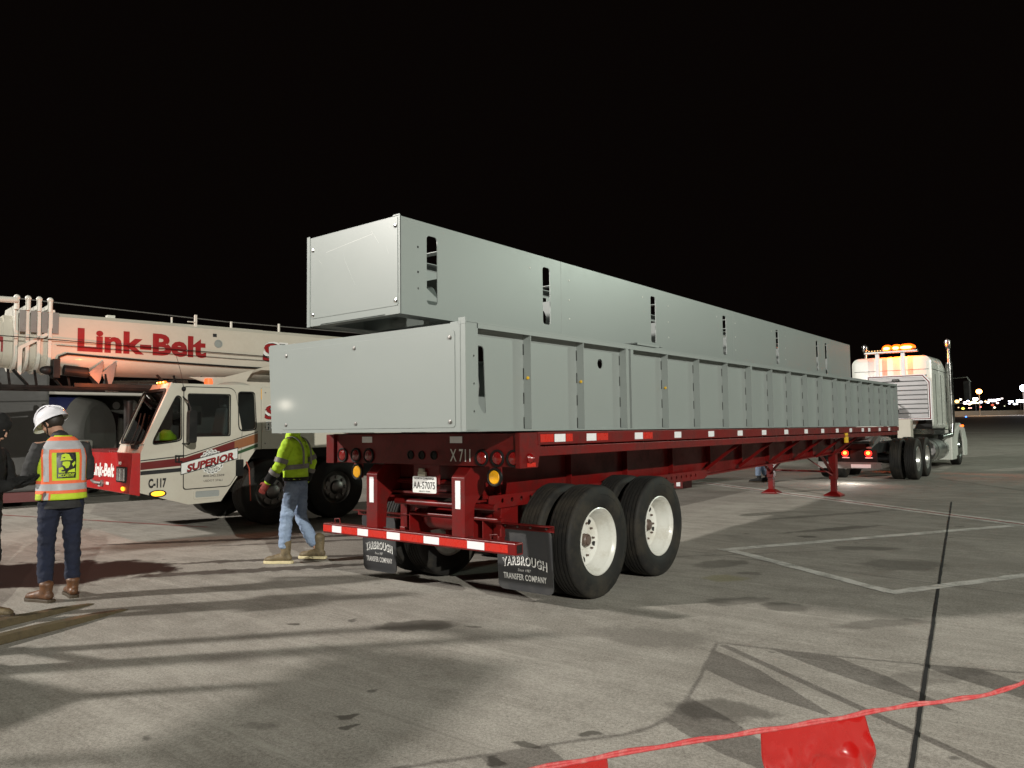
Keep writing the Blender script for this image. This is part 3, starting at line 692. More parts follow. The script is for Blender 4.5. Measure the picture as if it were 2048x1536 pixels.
# ------------------------------------------------------------------ mobile crane (local: x rearward, y away from the camera, z up)
CR = tag(empty('mobile_crane', (-7.6, 2.35, gz(2.35)), (0, 0, radians(82))), 'white and red mobile crane with a long telescopic boom, parked behind the trailer', 'crane')
f_side = lambda v0: (lambda a, c, t: (a, v0+t, c))
wtri = rpoly([(-1.46, 2.215), (-1.38, 2.18), (-1.375, 1.53), (-1.44, 1.50), (-1.80, 1.45), (-1.79, 1.53)], .06)
wdoor = rrect(-1.265, -.585, 1.57, 2.245, .03)
wrear = rpoly([(-.44, 2.29), (-.155, 2.29), (-.125, 1.70), (-.15, 1.67), (-.38, 1.65), (-.42, 1.70)], .06)
outl = [(-1.985, .70), (-1.25, .465), (-.72, .48), (-.12, 1.32), (-.03, 1.32), (-.03, 2.405), (-1.52, 2.42), (-1.985, 1.31)]
b = MB(); b.plate(outl, [wtri, wdoor, wrear], .035, f_side(0))
b.box(-1.50, -.03, .035, 1.17, 2.38, 2.42); b.box(-.06, -.03, .035, 1.17, 1.32, 2.38)
b.box(-1.94, -.8, .035, 1.17, .72, .76)
b.hexa([(-1.985, .035, 1.31), (-1.985, 1.17, 1.31), (-1.94, 1.17, 1.28), (-1.94, .035, 1.28), (-1.93, .035, 1.45), (-1.93, 1.17, 1.45), (-1.89, 1.17, 1.45), (-1.89, .035, 1.45)])
cab = b.obj('cab', cream, CR, bevel=.004)
b = MB(); b.plate(outl, [rrect(-1.1, -.6, 1.75, 2.1, .03)], .03, f_side(1.17)); b.box(-1.46, -.07, .04, 1.165, 2.365, 2.378); b.box(-.075, -.062, .04, 1.165, 1.32, 2.36); b.obj('cab_lining', grey_int, CR)
# windscreen frame, leaning back
wa, wb_ = Vector((-1.93, 0, 1.445)), Vector((-1.515, 0, 2.425))
ax = (wb_-wa); Lw = ax.length; ax.normalize(); nrm = Vector((-ax.z, 0, ax.x))
fw_ = lambda a, c, t: tuple(wa+Vector((0, a, 0))+ax*c+nrm*t)
b = MB(); b.plate([(0.0, 0), (1.20, 0), (1.20, Lw), (0.0, Lw)], [rrect(.09, 1.12, .03, Lw-.13, .09)], .02, fw_); b.obj('windscreen_frame', cream, CR, bevel=.003)
b = MB(); b.plate(rrect(.055, 1.155, .0, Lw-.10, .10), [rrect(.105, 1.105, .045, Lw-.15, .08)], .010, lambda a, c, t: fw_(a, c, t+.0205)); b.obj('rubber_seal', black, CR)
b = MB(); b.plate(rrect(.10, 1.11, .04, Lw-.14, .08), [], .006, lambda a, c, t: fw_(a, c, t+.004)); b.obj('windscreen', glass, CR)
def seal(o, grow=.022, t=.006):
    cx = sum(p[0] for p in o)/len(o); cz = sum(p[1] for p in o)/len(o)
    out = []
    for p in o:
        d = Vector((p[0]-cx, p[1]-cz)); d = d*(1+grow/d.length); out.append((cx+d.x, cz+d.y))
    b = MB(); b.plate(out, [o], t, f_side(-t-.007)); b.obj('rubber_seal', black, CR)
for o in (wtri, wdoor, wrear):
    seal(o); b = MB(); b.plate(o, [], .005, f_side(.010)); b.obj('side_window', glass, CR)
# door leaf, proud
door = rpoly([(-1.335, 2.36), (-.57, 2.36), (-.49, 2.30), (-.37, 1.66), (-.40, 1.0), (-.58, .73), (-1.325, .72)], .05)
def offset(poly, k):
    cx = sum(p[0] for p in poly)/len(poly); cz = sum(p[1] for p in poly)/len(poly)
    return [(cx+(p[0]-cx)*(1+k), cz+(p[1]-cz)*(1+k*.8)) for p in poly]
b = MB(); b.plate(offset(door, .022), [offset(door, -.02)], .0025, f_side(-.0028)); b.obj('door_gap', black, CR)
b = MB(); b.plate(door, [wdoor], .007, f_side(-.0072)); dr = b.obj('door', cream, CR, bevel=.003)
b = MB(); b.plate(rrect(-.475, -.34, .88, 1.16, .02), [], .004, f_side(-.0120)); b.obj('fuel_flap', black, CR)
def vtext(s, m, s0, z, h, w, bold=0, sh=0, sl=0, e=-.0105, par=None, name='lettering', warp=None):
    return text(s, m, par or dr, (s0, e, z), (1, 0, sl), (0, 0, 1), h, w, bold, sh, warp, name)
def band(pts_lo, pts_hi, m, e=-.0092, name='stripe', par=None):
    b = MB()
    for (a, c), (d, f), (g, h), (i, j) in zip(pts_lo, pts_lo[1:], pts_hi, pts_hi[1:]): b.quad((a, e, c), (d, e, f), (i, e, j), (g, e, h))
    return b.obj(name, m, par or CR)
lo = [(-1.984, 1.055), (-1.31, 1.10), (-.95, 1.19)]; hi = [(-1.984, 1.17), (-1.31, 1.225), (-.95, 1.33)]
band(lo, hi, maroon)
band([(-.95, 1.19), (-.50, 1.32)], [(-.95, 1.33), (-.50, 1.475)], maroon); band([(-.50, 1.32), (-.09, 1.44)], [(-.50, 1.475), (-.09, 1.595)], brown)
band([(-1.984, 1.19), (-1.31, 1.245), (-.95, 1.35), (-.09, 1.615)], [(-1.984, 1.205), (-1.31, 1.26), (-.95, 1.365), (-.09, 1.63)], letterk)
band([(-1.984, .975), (-1.31, 1.005), (-.95, 1.05)], [(-1.984, 1.035), (-1.31, 1.065), (-.95, 1.12)], letterk)
band([(-.62, 1.19), (-.09, 1.36)], [(-.62, 1.235), (-.09, 1.42)], green); band([(-.95, 1.10), (-.62, 1.19)], [(-.95, 1.14), (-.62, 1.235)], letterk)
# round gear emblem with a banner
ec, ez = -.88, 1.14
b = MB(); pts = []
for k in range(72):
    r_ = .205 if (k//2) % 2 else .190; a = 2*pi*k/72; pts.append((ec+r_*cos(a), -.0112, ez+r_*sin(a)))
b.poly(pts); b.obj('emblem', letterw, dr)
def ring(c, z, r0, r1, e, m, n=48, teeth=0):
    b = MB()
    for k in range(n):
        a0, a1 = 2*pi*k/n, 2*pi*(k+1)/n
        ro = r1 if not teeth or (k//2) % 2 else r1-.012
        b.quad((c+r0*cos(a0), e, z+r0*sin(a0)), (c+ro*cos(a0), e, z+ro*sin(a0)), (c+ro*cos(a1), e, z+ro*sin(a1)), (c+r0*cos(a1), e, z+r0*sin(a1)))
    b.obj('emblem', m, dr)
ring(ec, ez, .168, .184, -.0122, letterk, 72, 1); ring(ec, ez, .085, .098, -.0122, letterk)
b = MB()
for k in range(6):
    a = pi*k/6+.2; d = Vector((cos(a), 0, sin(a)))*.08; n_ = Vector((-sin(a), 0, cos(a)))*.008; c_ = Vector((ec, -.0122, ez)); b.quad(c_-d-n_, c_+d-n_, c_+d+n_, c_-d+n_)
b.obj('emblem', letterk, dr)
def arc(r, up=1):
    def f(x, y, W_):
        a = x/r; rr = r+y if up > 0 else r-y
        return (rr*sin(a), (rr*cos(a)) if up > 0 else -(rr*cos(a)))
    return f
text('RIGGING', letterk, dr, (ec, -.0126, ez), (1, 0, 0), (0, 0, 1), .038, .24, .02, 0, arc(.112), center=True)
text('ERECTING', letterk, dr, (ec, -.0126, ez), (1, 0, 0), (0, 0, 1), .038, .26, .02, 0, arc(.152, -1), center=True)
sl = .24
def para(x0, x1, z0, z1, e, m):
    b = MB(); b.quad((x0, e, z0), (x1, e, z0+(x1-x0)*sl), (x1, e, z1+(x1-x0)*sl), (x0, e, z1)); b.obj('emblem', m, dr)
para(ec-.50, ec+.44, .945, 1.14, -.0136, letterk); para(ec-.49, ec+.43, .96, 1.128, -.0146, letterw)
vtext('SUPERIOR', letterk, ec-.405, .988, .115, .80, .055, .12, sl, -.0156); vtext('SUPERIOR', letterr, ec-.40, .996, .112, .79, .03, .12, sl, -.0166)
vtext('800.242.2509', letterk, -1.02, .895, .034, .35, .01); vtext('USDOT 37461', letterk, -1.01, .815, .034, .31, 0)
vtext('C-117', letterk, -1.865, .775, .135, .27, .045, par=CR, e=-.0062); 
# handle, mirror, door step, marker lamps
b = MB(); b.box(-1.47, -1.33, -.03, -.015, 1.24, 1.265); b.box(-1.47, -1.45, -.03, -.005, 1.16, 1.265); b.box(-1.42, -1.40, -.03, -.005, 1.14, 1.265); b.box(-1.47, -1.36, -.03, -.015, 1.15, 1.17); b.obj('door_handle', black, CR, bevel=.003)
b = MB(); b.plate(rrect(-.06, .06, 0, .52, .04), [], .20, lambda a, c, t: (-1.32+a-.0+t*.15, -.36+t, 1.46+c)); mr = b.obj('mirror', black, CR, bevel=.02)
b = MB(); b.tube([(-1.35, 0, 2.2), (-1.33, -.2, 2.1), (-1.31, -.24, 1.98)], .012); b.tube([(-1.35, 0, 1.45), (-1.33, -.2, 1.44), (-1.31, -.24, 1.48)], .012); b.obj('mirror_arm', black, CR)
b = MB(); b.plate(rrect(-1.17, -.72, .54, .70, .03), [rrect(-1.14, -.75, .57, .67, .02)], .012, f_side(-.012)); stp = b.obj('cab_step', cream, CR, bevel=.003)
b = MB(); b.box(-1.14, -.75, -.004, -.002, .57, .67); b.obj('step_recess', grey_dark, stp)
def lampov(c, z, w, h, y, par, m=amber_l):
    b = MB(); b.plate([(c+w*1.25*cos(t), z+h*1.35*sin(t)) for t in [2*pi*i/20 for i in range(20)]], [], .014, f_side(y-.010)); k = b.obj('marker_lamp', black, par, bevel=.002)
    b = MB(); b.ell((c, y-.014, z), (w, .012, h), 16, 8); b.obj('lens', m, k, smooth='all')
lampov(-1.725, .675, .105, .042, -.012, CR)
for v in (.28, .42, .56):
    b = MB(); b.ell((-1.54, v, 2.445), (.03, .045, .022), 14, 8); k = b.obj('marker_lamp', amber_h, CR, smooth='all'); b = MB(); b.ell((-1.565, v, 2.448), (.012, .025, .012), 12, 8); b.obj('bulb', amb_core, k, smooth='all')
b = MB(); b.cyl((-.55, 1.0, 2.41), (-.55, 1.0, 2.46), .09); b.obj('beacon_base', black, CR)
b = MB(); b.lathe([(0, .0), (.07, 0), (.075, .05), (.065, .12), (0, .13)], (-.55, 1.0, 2.46), (0, 0, 1), 20); b.obj('beacon', emit('dim_beacon_glass', (1, .16, .04), .9), CR, smooth=True)
b = MB(); b.ell((-1.35, -.02, 2.33), (.035, .03, .04)); b.tube([(-1.35, -.02, 2.34), (-1.40, -.02, 2.6), (-1.47, -.02, 2.85)], .004, 5); b.obj('antenna', black, CR)
b = MB(); b.box(-.035, -.025, -.012, -.004, 2.18, 2.36); b.obj('marker_lamp', amb_refl, CR)
# wipers
b = MB()
for v0, v1 in ((.30, .25), (.50, .45)): b.tube([fw_(v0, -.02, .05), fw_(v0+.02, .25, .05), fw_(v1+.25, .52, .045)], .010, 6)
b.box(-2.0, -1.94, .2, .42, 1.38, 1.44); b.obj('wiper', black, CR)
# cab interior
b = MB(); b.box(-.95, -.45, .3, .85, 1.1, 1.32); b.hexa([(-.62, .3, 1.3), (-.48, .3, 1.3), (-.48, .85, 1.3), (-.62, .85, 1.3), (-.5, .36, 2.05), (-.38, .36, 2.05), (-.38, .8, 2.05), (-.5, .8, 2.05)])
b.box(-.5, -.4, .45, .7, 2.05, 2.22); b.obj('seat', paint('seat_fabric', (.16, .165, .17), .8), CR, bevel=.04)
b = MB(); b.box(-1.88, -1.5, .06, 1.15, 1.25, 1.50); b.box(-1.80, -1.62, .5, .95, 1.50, 1.62); b.obj('dashboard', black, CR, bevel=.03)
b = MB(); b.lathe([(.20+.014*cos(t), .014*sin(t)) for t in [2*pi*i/8 for i in range(8)]], (-1.42, .5, 1.56), (.55, 0, .83), 28, close=True); b.tube([(-1.42, .5, 1.56), (-1.6, .5, 1.35)], .02); b.obj('steering_wheel', black, CR, smooth=True)
b = MB(); b.box(-1.83, -1.60, .55, .95, 1.505, 1.56); b.box(-1.78, -1.65, .16, .22, 1.5, 1.64); b.obj('dash_clutter', paint('paper_and_plastic', (.6, .58, .48), .6), CR, bevel=.01)
# hi-vis garment on the dash
lime = paint("lime_hivis_fabric", (.50, .78, .02), .7, dirt=.35, dcol=(.28, .45, .02), scale=7, bs=.4, bscale=14)
# big red front bumper
b = MB()
ro = [(0, 0, 0)]
b.rings([[Vector((-2.14, 0-.004, .69)), Vector((-2.14, 2.52, .69)), Vector((-2.10, 2.52, 1.315)), Vector((-2.10, -.004, 1.315))], [Vector((-1.985, -.012, .655)), Vector((-1.985, 2.52, .655)), Vector((-1.985, 2.52, 1.315)), Vector((-1.985, -.012, 1.315))]])
bp = b.obj('front_bumper', red_b, CR, bevel=.008)
def ftext(s, m, v, z, h, w, bold): return text(s, m, bp, (-2.135, v, z), (0, -1, 0), (.06, 0, 1), h, w, bold)
o = ftext('Link-Belt', letterw, 2.05, .93, .20, 1.22, .045)
for v_ in o.data.vertices: v_.co.x = -2.143+(v_.co.z-.69)*(.04/.625)-.0
b = MB(); b.box(-2.146, -2.12, .17, .64, .86, 1.10); hl = b.obj('headlamp_recess', black, CR)
for v0 in (.22, .42):
    b = MB(); b.box(-2.156, -2.14, v0, v0+.17, .88, 1.08); b.obj('headlamp', paint('headlamp_glass%d' % (v0*100), (.75, .76, .74), .12, metal=.7, coat=1, bs=1.0, bscale=70), hl, bevel=.01)
b = MB(); b.ell((-2.145, .30, .76), (.014, .085, .035), 16, 8); b.obj('marker_lamp', amber_l, CR, smooth='all')
b = MB(); b.cyl((-2.16, 1.4, .80), (-2.13, 1.4, .80), .055); b.tube([(-2.155, 1.4, .80), (-2.2, 1.6, .81), (-2.17, 1.9, .83)], .025); b.obj('tow_hook', steel, CR)
b = MB()
for v, z, w in ((1.02, .79, .15), (.40, 1.135, .12), (1.5, .90, .08), (1.52, .74, .1)): b.box(-2.147, -2.143, v, v+w, z, z+.045)
b.obj('warning_label', letterw, bp)
b = MB(); b.box(-2.10, 3.0, 1.2, 2.5, 1.28, 1.36); b.box(-1.0, .2, 1.3, 2.4, 1.36, 1.50); b.obj('engine_deck', maroon, CR, bevel=.01)
b = MB(); b.cyl((-1.72, 1.5, 1.36), (-1.72, 1.5, 2.15), .075); b.cyl((-1.72, 1.5, 2.15), (-1.72, 1.5, 2.2), .085); b.obj('exhaust_stack', black, CR, smooth=True)
# chassis, deck body
b = MB(); b.box(-1.9, 7.5, .55, 1.95, .72, 1.28); b.box(-.7, 7.6, 0.3, 2.3, 1.15, 1.30); b.obj('chassis', black, CR)
b = MB(); b.box(-.02, 5.2, .004, 2.5, 1.32, 2.39); body = b.obj('deck_body', cream, CR, bevel=.01)
b = MB(); b.box(.0, .28, -.0, .004, 1.62, 2.0)
b.obj('side_panel', cream, body, bevel=.002)
for m_, e, bo in ((letterw, -.003, .10), (letterk, -.0045, .045), (letterr, -.006, .02)):
    vtext('SUPERIOR', m_, .03, 1.85, .23, 2.1, bo, .1, 0, e, body)
for m_, e, bo in ((letterw, -.003, .11), (letterk, -.0045, .05), (letterw, -.006, .01)):
    vtext('RIGGING & ERECTING', m_, .06, 1.66, .13, 2.6, bo, 0, 0, e, body)
b = MB()
for z in (1.42, 1.7, 2.0, 2.3): b.lathe([(.012, 0), (.01, .006), (0, .007)], (.05, .003, z), (0, -1, 0), 8)
b.obj('bolt', steel, body)
# wheels
def cover_mesh():
    b = MB(); h = .2
    b.lathe([(.30, h-.05), (.305, h-.02), (.28, h-.03), (.25, h-.06), (.22, h-.03), (.13, h-.02), (.12, h+.03), (.085, h+.05), (0, h+.055)], (0, 0, 0), (0, -1, 0), 48)
    for k in range(8):
        a = 2*pi*k/8; b.lathe([(.035, h-.03), (.028, h-.0), (0, h)], (.185*cos(a), 0, .185*sin(a)), (0, -1, 0), 8)
    bmesh.ops.recalc_face_normals(b.b, faces=b.b.faces)
    me = bpy.data.meshes.new('rim'); b.b.to_mesh(me); b.b.free(); me.materials.append(darkchrome)
    for p in me.polygons: p.use_smooth = True
    me.set_sharp_from_angle(angle=radians(35)); return me
CT = tyre_mesh(.42, .57, .30); CM = cover_mesh()
for s in (.20, 1.47, 4.9, 6.3):
    for v, fl in ((.22, 0), (2.28, 1)):
        e = empty('wheel', (s, v, .575), (0, 0, pi if fl else 0), CR)
        o = bpy.data.objects.new('tyre', CT); COL.objects.link(o); o.parent = e; o.rotation_euler = (0, 0, pi/2)
        o = bpy.data.objects.new('rim', CM); COL.objects.link(o); o.parent = e
b = MB()
for s in (.20, 1.47, 4.9, 6.3): b.cyl((s, .4, .575), (s, 2.1, .575), .10)
b.obj('axle', black, CR)
b = MB(); b.tube([(-.30, -.02, 1.12), (-.25, -.03, 1.0), (-.24, -.03, .8), (-.22, -.03, .45)], .010, 6); b.obj('red_strap', paint('faded_red_strap', (.4, .06, .03), .7), CR)
# boom
def prof(v0, v1, z0, z1, rb=.30, n=7):
    p = [(v0+.05, z1), (v1-.05, z1), (v1, z1-.06), (v1, z0+rb)]
    for i in range(1, n): a = pi/2*i/n; p.append((v1-(1-cos(a))*(v1-v0)/2, z0+rb-rb*sin(a)))
    p.append(((v0+v1)/2+.08, z0)); p.append(((v0+v1)/2-.08, z0))
    for i in range(n-1, 0, -1): a = pi/2*i/n; p.append((v0+(1-cos(a))*(v1-v0)/2, z0+rb-rb*sin(a)))
    p += [(v0, z0+rb), (v0, z1-.06)]; return p
BV0, BV1 = 1.2, 2.0
def boomsec(name, s0, s1, v0, v1, z0, z1, mat, par, **k):
    b = MB(); P = prof(v0, v1, z0, z1, .26); b.rings([[Vector((s0, v, z)) for v, z in P], [Vector((s1, v, z)) for v, z in P]]); return b.obj(name, mat, par, smooth=30, **k)
BM = boomsec('boom', -2.98, 4.6, BV0, BV1, 2.60, 3.56, cream, CR)
for i, (s, g) in enumerate(((-3.02, .06), (-3.17, .045), (-3.32, .03), (-3.47, .015))):
    boomsec('boom_collar', s, s+.05, BV0-g+.02, BV1+g-.02, 2.62-g+.05*(3-i)*.2, 3.62+g, white, CR, bevel=.004)
    b = MB(); b.cyl((s+.02, BV0-.02, 3.56), (s+.02, BV0-.02, 3.74), .035, seg=10); b.ell((s+.02, BV0-.02, 3.75), (.045, .04, .045), 10, 8); b.obj('cable_guide', white, CR, smooth=True)
    b = MB(); b.box(s+.06, s+.145, BV0-.03, BV0-.005, 3.22, 3.56); b.obj('wear_pad_plate', steel, CR, bevel=.003)
    boomsec('boom_section', s-.12, s, BV0+.03*(i+1), BV1-.03*(i+1), 2.62+.02*i, 3.54-.02*i, cream, CR)
boomsec('boom_section', -7.2, -3.4, BV0+.14, BV1-.14, 2.72, 3.44, cream, CR)
b = MB(); b.tube([(-3.45, BV0-.06, 3.70), (-5.2, BV0-.06, 3.62), (-7.2, BV0-.06, 3.60)], .045, 10); b.obj('conduit', white, CR)
b = MB(); b.plate(rpoly([(-2.93, 3.60), (-2.93, 3.38), (-3.02, 3.18), (-3.36, 2.96), (-3.37, 2.55), (-3.42, 2.55), (-3.42, 2.98), (-3.06, 3.22), (-2.97, 3.40), (-2.97, 3.60)], .02), [], .02, f_side(BV0-.025)); b.obj('boom_collar', white, CR)
o = text('Link-Belt', letterr, BM, (-2.60, BV0-.003, 2.985), (1, 0, 0), (0, 0, 1), .36, 2.08, .040)
o = text('Lin', letterr, CR, (-4.28, BV0+.14-.003, 2.93), (1, 0, 0), (0, 0, 1), .30, .80, .055)
for m_, e, bo in ((letterw, -.003, .10), (letterk, -.0045, .04), (letterr, -.006, .015)):
    text('SUPERIOR', m_, BM, (.55, BV0+e, 2.98), (1, 0, 0), (0, 0, 1), .34, 2.9, bo, .1)
b = MB(); b.lathe([(.075, 0), (.075, .01), (.055, .012), (.055, .003), (0, .003)], (-.30, BV0, 3.24), (0, -1, 0), 24); b.obj('port_cover', grey_box, CR, smooth=True)
b = MB(); b.box(-.40, -.33, BV0-.004, BV0, 3.36, 3.42); b.obj('warning_label', letterk, CR)
b = MB(); b.box(-2.08, -1.96, 1.5, 1.62, 3.56, 3.64); b.box(-1.1, -1.08, 1.3, 1.33, 3.56, 3.67); b.box(-.72, -.68, 1.22, 1.26, 3.50, 3.74); b.box(-.84, -.7, 1.22, 1.25, 3.60, 3.615)
b.box(-.05, -.02, 1.25, 1.28, 3.56, 3.68); b.box(.9, .93, 1.25, 1.28, 3.56, 3.72); b.obj('boom_fitting', white, CR)
b = MB(); b.box(-.65, .6, 1.3, 1.6, 3.56, 3.572); b.obj('boom_fitting', cream, CR)
for z0, z1, z2, r_ in ((3.16, 3.08, 3.10, .006), (3.30, 3.22, 3.18, .004)): pass
b = MB(); b.tube([(-7, BV0-.08, 3.14), (-3.3, BV0-.08, 3.13), (-2, BV0-.05, 3.10), (1, BV0-.05, 3.05), (4, BV0-.05, 3.05)], .008, 6)
b.tube([(-2.9, BV0-.03, 3.04), (0, BV0-.03, 2.98), (3, BV0-.03, 2.96)], .005, 6); b.obj('side_cable', black, CR)
b = MB(); b.tube([(-2.90, BV0-.03, 2.70), (-2.86, BV0-.03, 2.86), (-2.75, BV0-.03, 2.91), (-2.3, BV0-.03, 2.89), (-1.5, BV0-.03, 2.86), (0, BV0-.03, 2.83), (2, BV0-.03, 2.82)], .017, 8); b.obj('hydraulic_hose', black, CR, smooth=True)
b = MB(); b.tube([(-9, 1.6, 3.92), (-2.5, 1.6, 3.78), (0, 1.6, 3.72), (6, 1.6, 3.74)], .010, 6); b.obj('hoist_rope', steel, CR)
b = MB(); b.cyl((-2.85, .95, 2.63), (-2.50, .95, 2.60), .085, seg=18); b.ell((-3.05, .98, 2.62), (.12, .05, .07)); b.box(-3.0, -2.9, .9, 1.1, 2.5, 2.8); b.obj('horn_and_lamp', black, CR, bevel=.01)
for s in (-2.24, -2.05):
    b = MB(); b.plate([(s-.20, 2.62), (s, 2.82), (s+.02, 2.80), (s-.03, 2.50), (s-.10, 2.34)], [], .02, f_side(1.12)); b.obj('rope_guide_fin', steel, CR)
b = MB(); b.box(-2.1, -1.95, 1.1, 1.5, 2.33, 2.42); b.obj('jib_pin_block', white, CR)
# stowed lattice jib beneath the boom
for z, v in ((2.36, .95), (2.36, 1.5)):
    b = MB(); b.cyl((-7.0, v, z-.02), (1.0, v, z), .035, seg=8); b.obj('jib_chord', black, CR)
b = MB()
for s in (-3.55, -3.2, -2.75, -2.2, -1.1, -.35):
    b.beam((s-.12, .98, 2.38), (s-.28, 1.15, 2.62), .035, .035); b.beam((s, .98, 2.38), (s, 1.15, 2.62), .03, .03)
b.box(-2.7, .6, .9, .96, 2.37, 2.43)
b.obj('jib_lattice', black, CR)
b = MB(); b.cyl((-2.0, 1.9, 2.46), (-.6, 1.9, 2.52), .09); b.obj('lift_cylinder', chrome, CR, smooth=True)
b = MB(); b.plate([(-.9, 2.60), (-.25, 2.62), (.9, 2.95), (1.9, 3.3), (3.6, 3.3), (3.6, 2.36), (-.05, 2.36)], [rpoly([(.15, 2.55), (.65, 2.55), (.85, 2.78), (.3, 2.78)], .04)], .05, f_side(1.02)); b.obj('superstructure', cream, CR)
b = MB(); b.ell((-.2, .75, 2.42), (.32, .25, .10)); b.obj('roof_bundle', paint('cloudy_plastic', (.5, .48, .42), .4), CR, smooth='all')
gp = empty('amber_glow', (0, 0, 0))
bpy.data.objects.remove(gp)
o = lamp('cab_roof_lamp', (0, 0, 0), 42, (1, .19, .05), .05); o.parent = CR; o.location = (-2.35, .30, 2.55)
# hi-vis garment behind the side window: a thing of its own
b = MB(); b.ell((0, 0, .03), (.17, .13, .14), 20, 12)
for v_ in b.b.verts:
    v_.co += v_.co.normalized()*.035*noise.noise(v_.co*9)
    if v_.co.z < -.0: v_.co.z = 0
hv = b.obj('folded_jacket', lime, smooth='all')
hv.location = CR.matrix_basis @ Vector((-1.53, .20, 1.505)); tag(hv, 'lime hi-vis jacket bundled on the dashboard of the crane cab', 'jacket')
# ------------------------------------------------------------------ tractor
TO = (-1.25, 16.9, gz(16.9))
TK = tag(empty('semi_tractor', TO), 'white sleeper-cab tractor with a lit amber light bar, standing ahead of the trailer', 'truck')
g = gz(17)
b = OB(TO)
for x in (-1.68, -.82): b.box(x-.04, x+.04, 14.95, 25.2, .88, 1.13)
b.box(-1.7, -.8, 14.95, 15.0, .86, 1.14); b.box(-1.7, -.8, 19, 19.1, .9, 1.1)
b.obj('frame_rail', black, TK)
b = OB(TO); b.box(-1.65, -.85, 16.6, 17.6, 1.16, 1.24); b.plate([(-1.7, 1.17), (-.8, 1.17), (-.9, 1.27), (-1.6, 1.27)], [], .9, lambda a, c, t: (a, 16.7+t, c)); b.obj('fifth_wheel', steel, TK, bevel=.01)
for x in (-1.72, -.78):
    b = OB(TO); b.hexa([(x-.06, 14.9, 1.02), (x+.06, 14.9, 1.02), (x+.06, 15.9, 1.22), (x-.06, 15.9, 1.22), (x-.06, 14.9, 1.06), (x+.06, 14.9, 1.06), (x+.06, 15.9, 1.38), (x-.06, 15.9, 1.38)]); b.obj('ramp', steel, TK)
b = OB(TO); b.box(-2.0, -.5, 14.86, 14.9, .52, .68); tb = b.obj('tail_bar', steel, TK)
b = OB(TO); b.box(-1.72, -.6, 14.9, 14.93, .68, .98); b.obj('tail_panel', black, TK)
b = OB(TO); b.box(-1.20, -.74, 14.850, 14.857, .54, .63); b.obj('rear_plate', tapew, TK)
b = OB(TO)
for x in (-.62, -.5): b.ell((x, 14.855, .64), (.012, .01, .012), 8, 6)
b.obj('bolt', chrome, TK)
for x in (-1.33, -.79):
    b = OB(TO); b.box(x-.09, x+.09, 14.86, 14.9, .80, .99); h = b.obj('tail_lamp_housing', black, TK, bevel=.01)
    b = OB(TO); b.ell((x, 14.85, .90), (.085, .02, .075), 16, 10); b.obj('tail_lamp', tail_l, TK, smooth='all')
    b = OB(TO); b.ell((x, 14.835, .91), (.045, .015, .042), 14, 8); b.obj('tail_lamp_bulb', tail_c, TK, smooth='all')
    b = OB(TO); b.box(x-.07, x+.10, 14.845, 14.862, .78, .805); b.obj('reflective_tape', tapew, TK)
    lamp('tail_glow', (x, 14.7, .9), 2.5, (1, .05, .02), .05).parent = TK
    bpy.context.scene.collection.objects[-1].location = Vector((x, 14.7, .9))-Vector(TO)
SV = rim_mesh(paint("grey_truck_rim", (.52, .53, .50), .3, metal=.7, dirt=.3), True)
for y in (16.95, 18.2):
    z = R+gz(y)-.003
    for x, fl, inn in ((-.18, 0, 0), (-.53, 0, 1), (-2.32, 1, 0), (-1.98, 1, 1)):
        e = wheel(TK, x-TO[0], y-TO[1], z-TO[2], flip=bool(fl), inner=bool(inn), rm=SV)
    b = OB(TO); b.cyl((-2.2, y, z), (-.4, y, z), .07); b.ell((-1.25, y, z), (.2, .2, .2)); b.obj('axle', black, TK)
z = R+gz(23.9)-.003
FRM = rim_mesh(chrome, False)
wheel(TK, -.18-TO[0], 23.9-TO[1], z-TO[2], rm=FRM, inner=True); wheel(TK, -2.32-TO[0], 23.9-TO[1], z-TO[2], flip=True, rm=FRM, inner=True)
b = OB(TO)
P = lambda y, x0, x1, z0, z1, r: [Vector((a-TO[0]*0, y, c)) for a, c in rrect(x0, x1, z0, z1, r, 6)]
b.rings([P(19.78, -2.24, -.22, 1.50, 3.56, .18), P(19.83, -2.33, -.13, 1.44, 3.64, .22), P(21.6, -2.33, -.12, 1.42, 3.66, .22), P(23.0, -2.28, -.17, 1.42, 3.30, .20), P(23.6, -2.2, -.25, 1.42, 2.75, .2)])
b.obj('sleeper_cab', truckwhite, TK, smooth=40)
b = OB(TO); b.box(-2.25, -.2, 19.772, 19.780, 3.22, 3.232); b.box(-.118, -.114, 19.9, 22.8, 3.22, 3.232)
for y in (20.3, 21.2): b.box(-.12, -.112, y, y+.012, 1.6, 3.1)
b.obj('body_seam', black, TK)
b = OB(TO); b.box(-.119, -.108, 22.3, 23.2, 2.25, 2.85); b.obj('side_window', glass, TK)
b = OB(TO); b.plate(rpoly([(-.62, 1.45), (-.16, 1.45), (-.16, 2.25), (-.3, 2.25)], .05), [], .02, lambda a, c, t: (a, 19.76-t, c)); b.obj('side_extender', black, TK)
b = OB(TO); b.rings([[Vector(p) for p in [(x_, 23.5, z_) for x_, z_ in rrect(-2.0, -.45, 1.1, 2.15, .2)]], [Vector(p) for p in [(x_, 25.6, z_) for x_, z_ in rrect(-1.9, -.6, .9, 1.75, .2)]]]); b.obj('hood', truckwhite, TK, smooth=40)
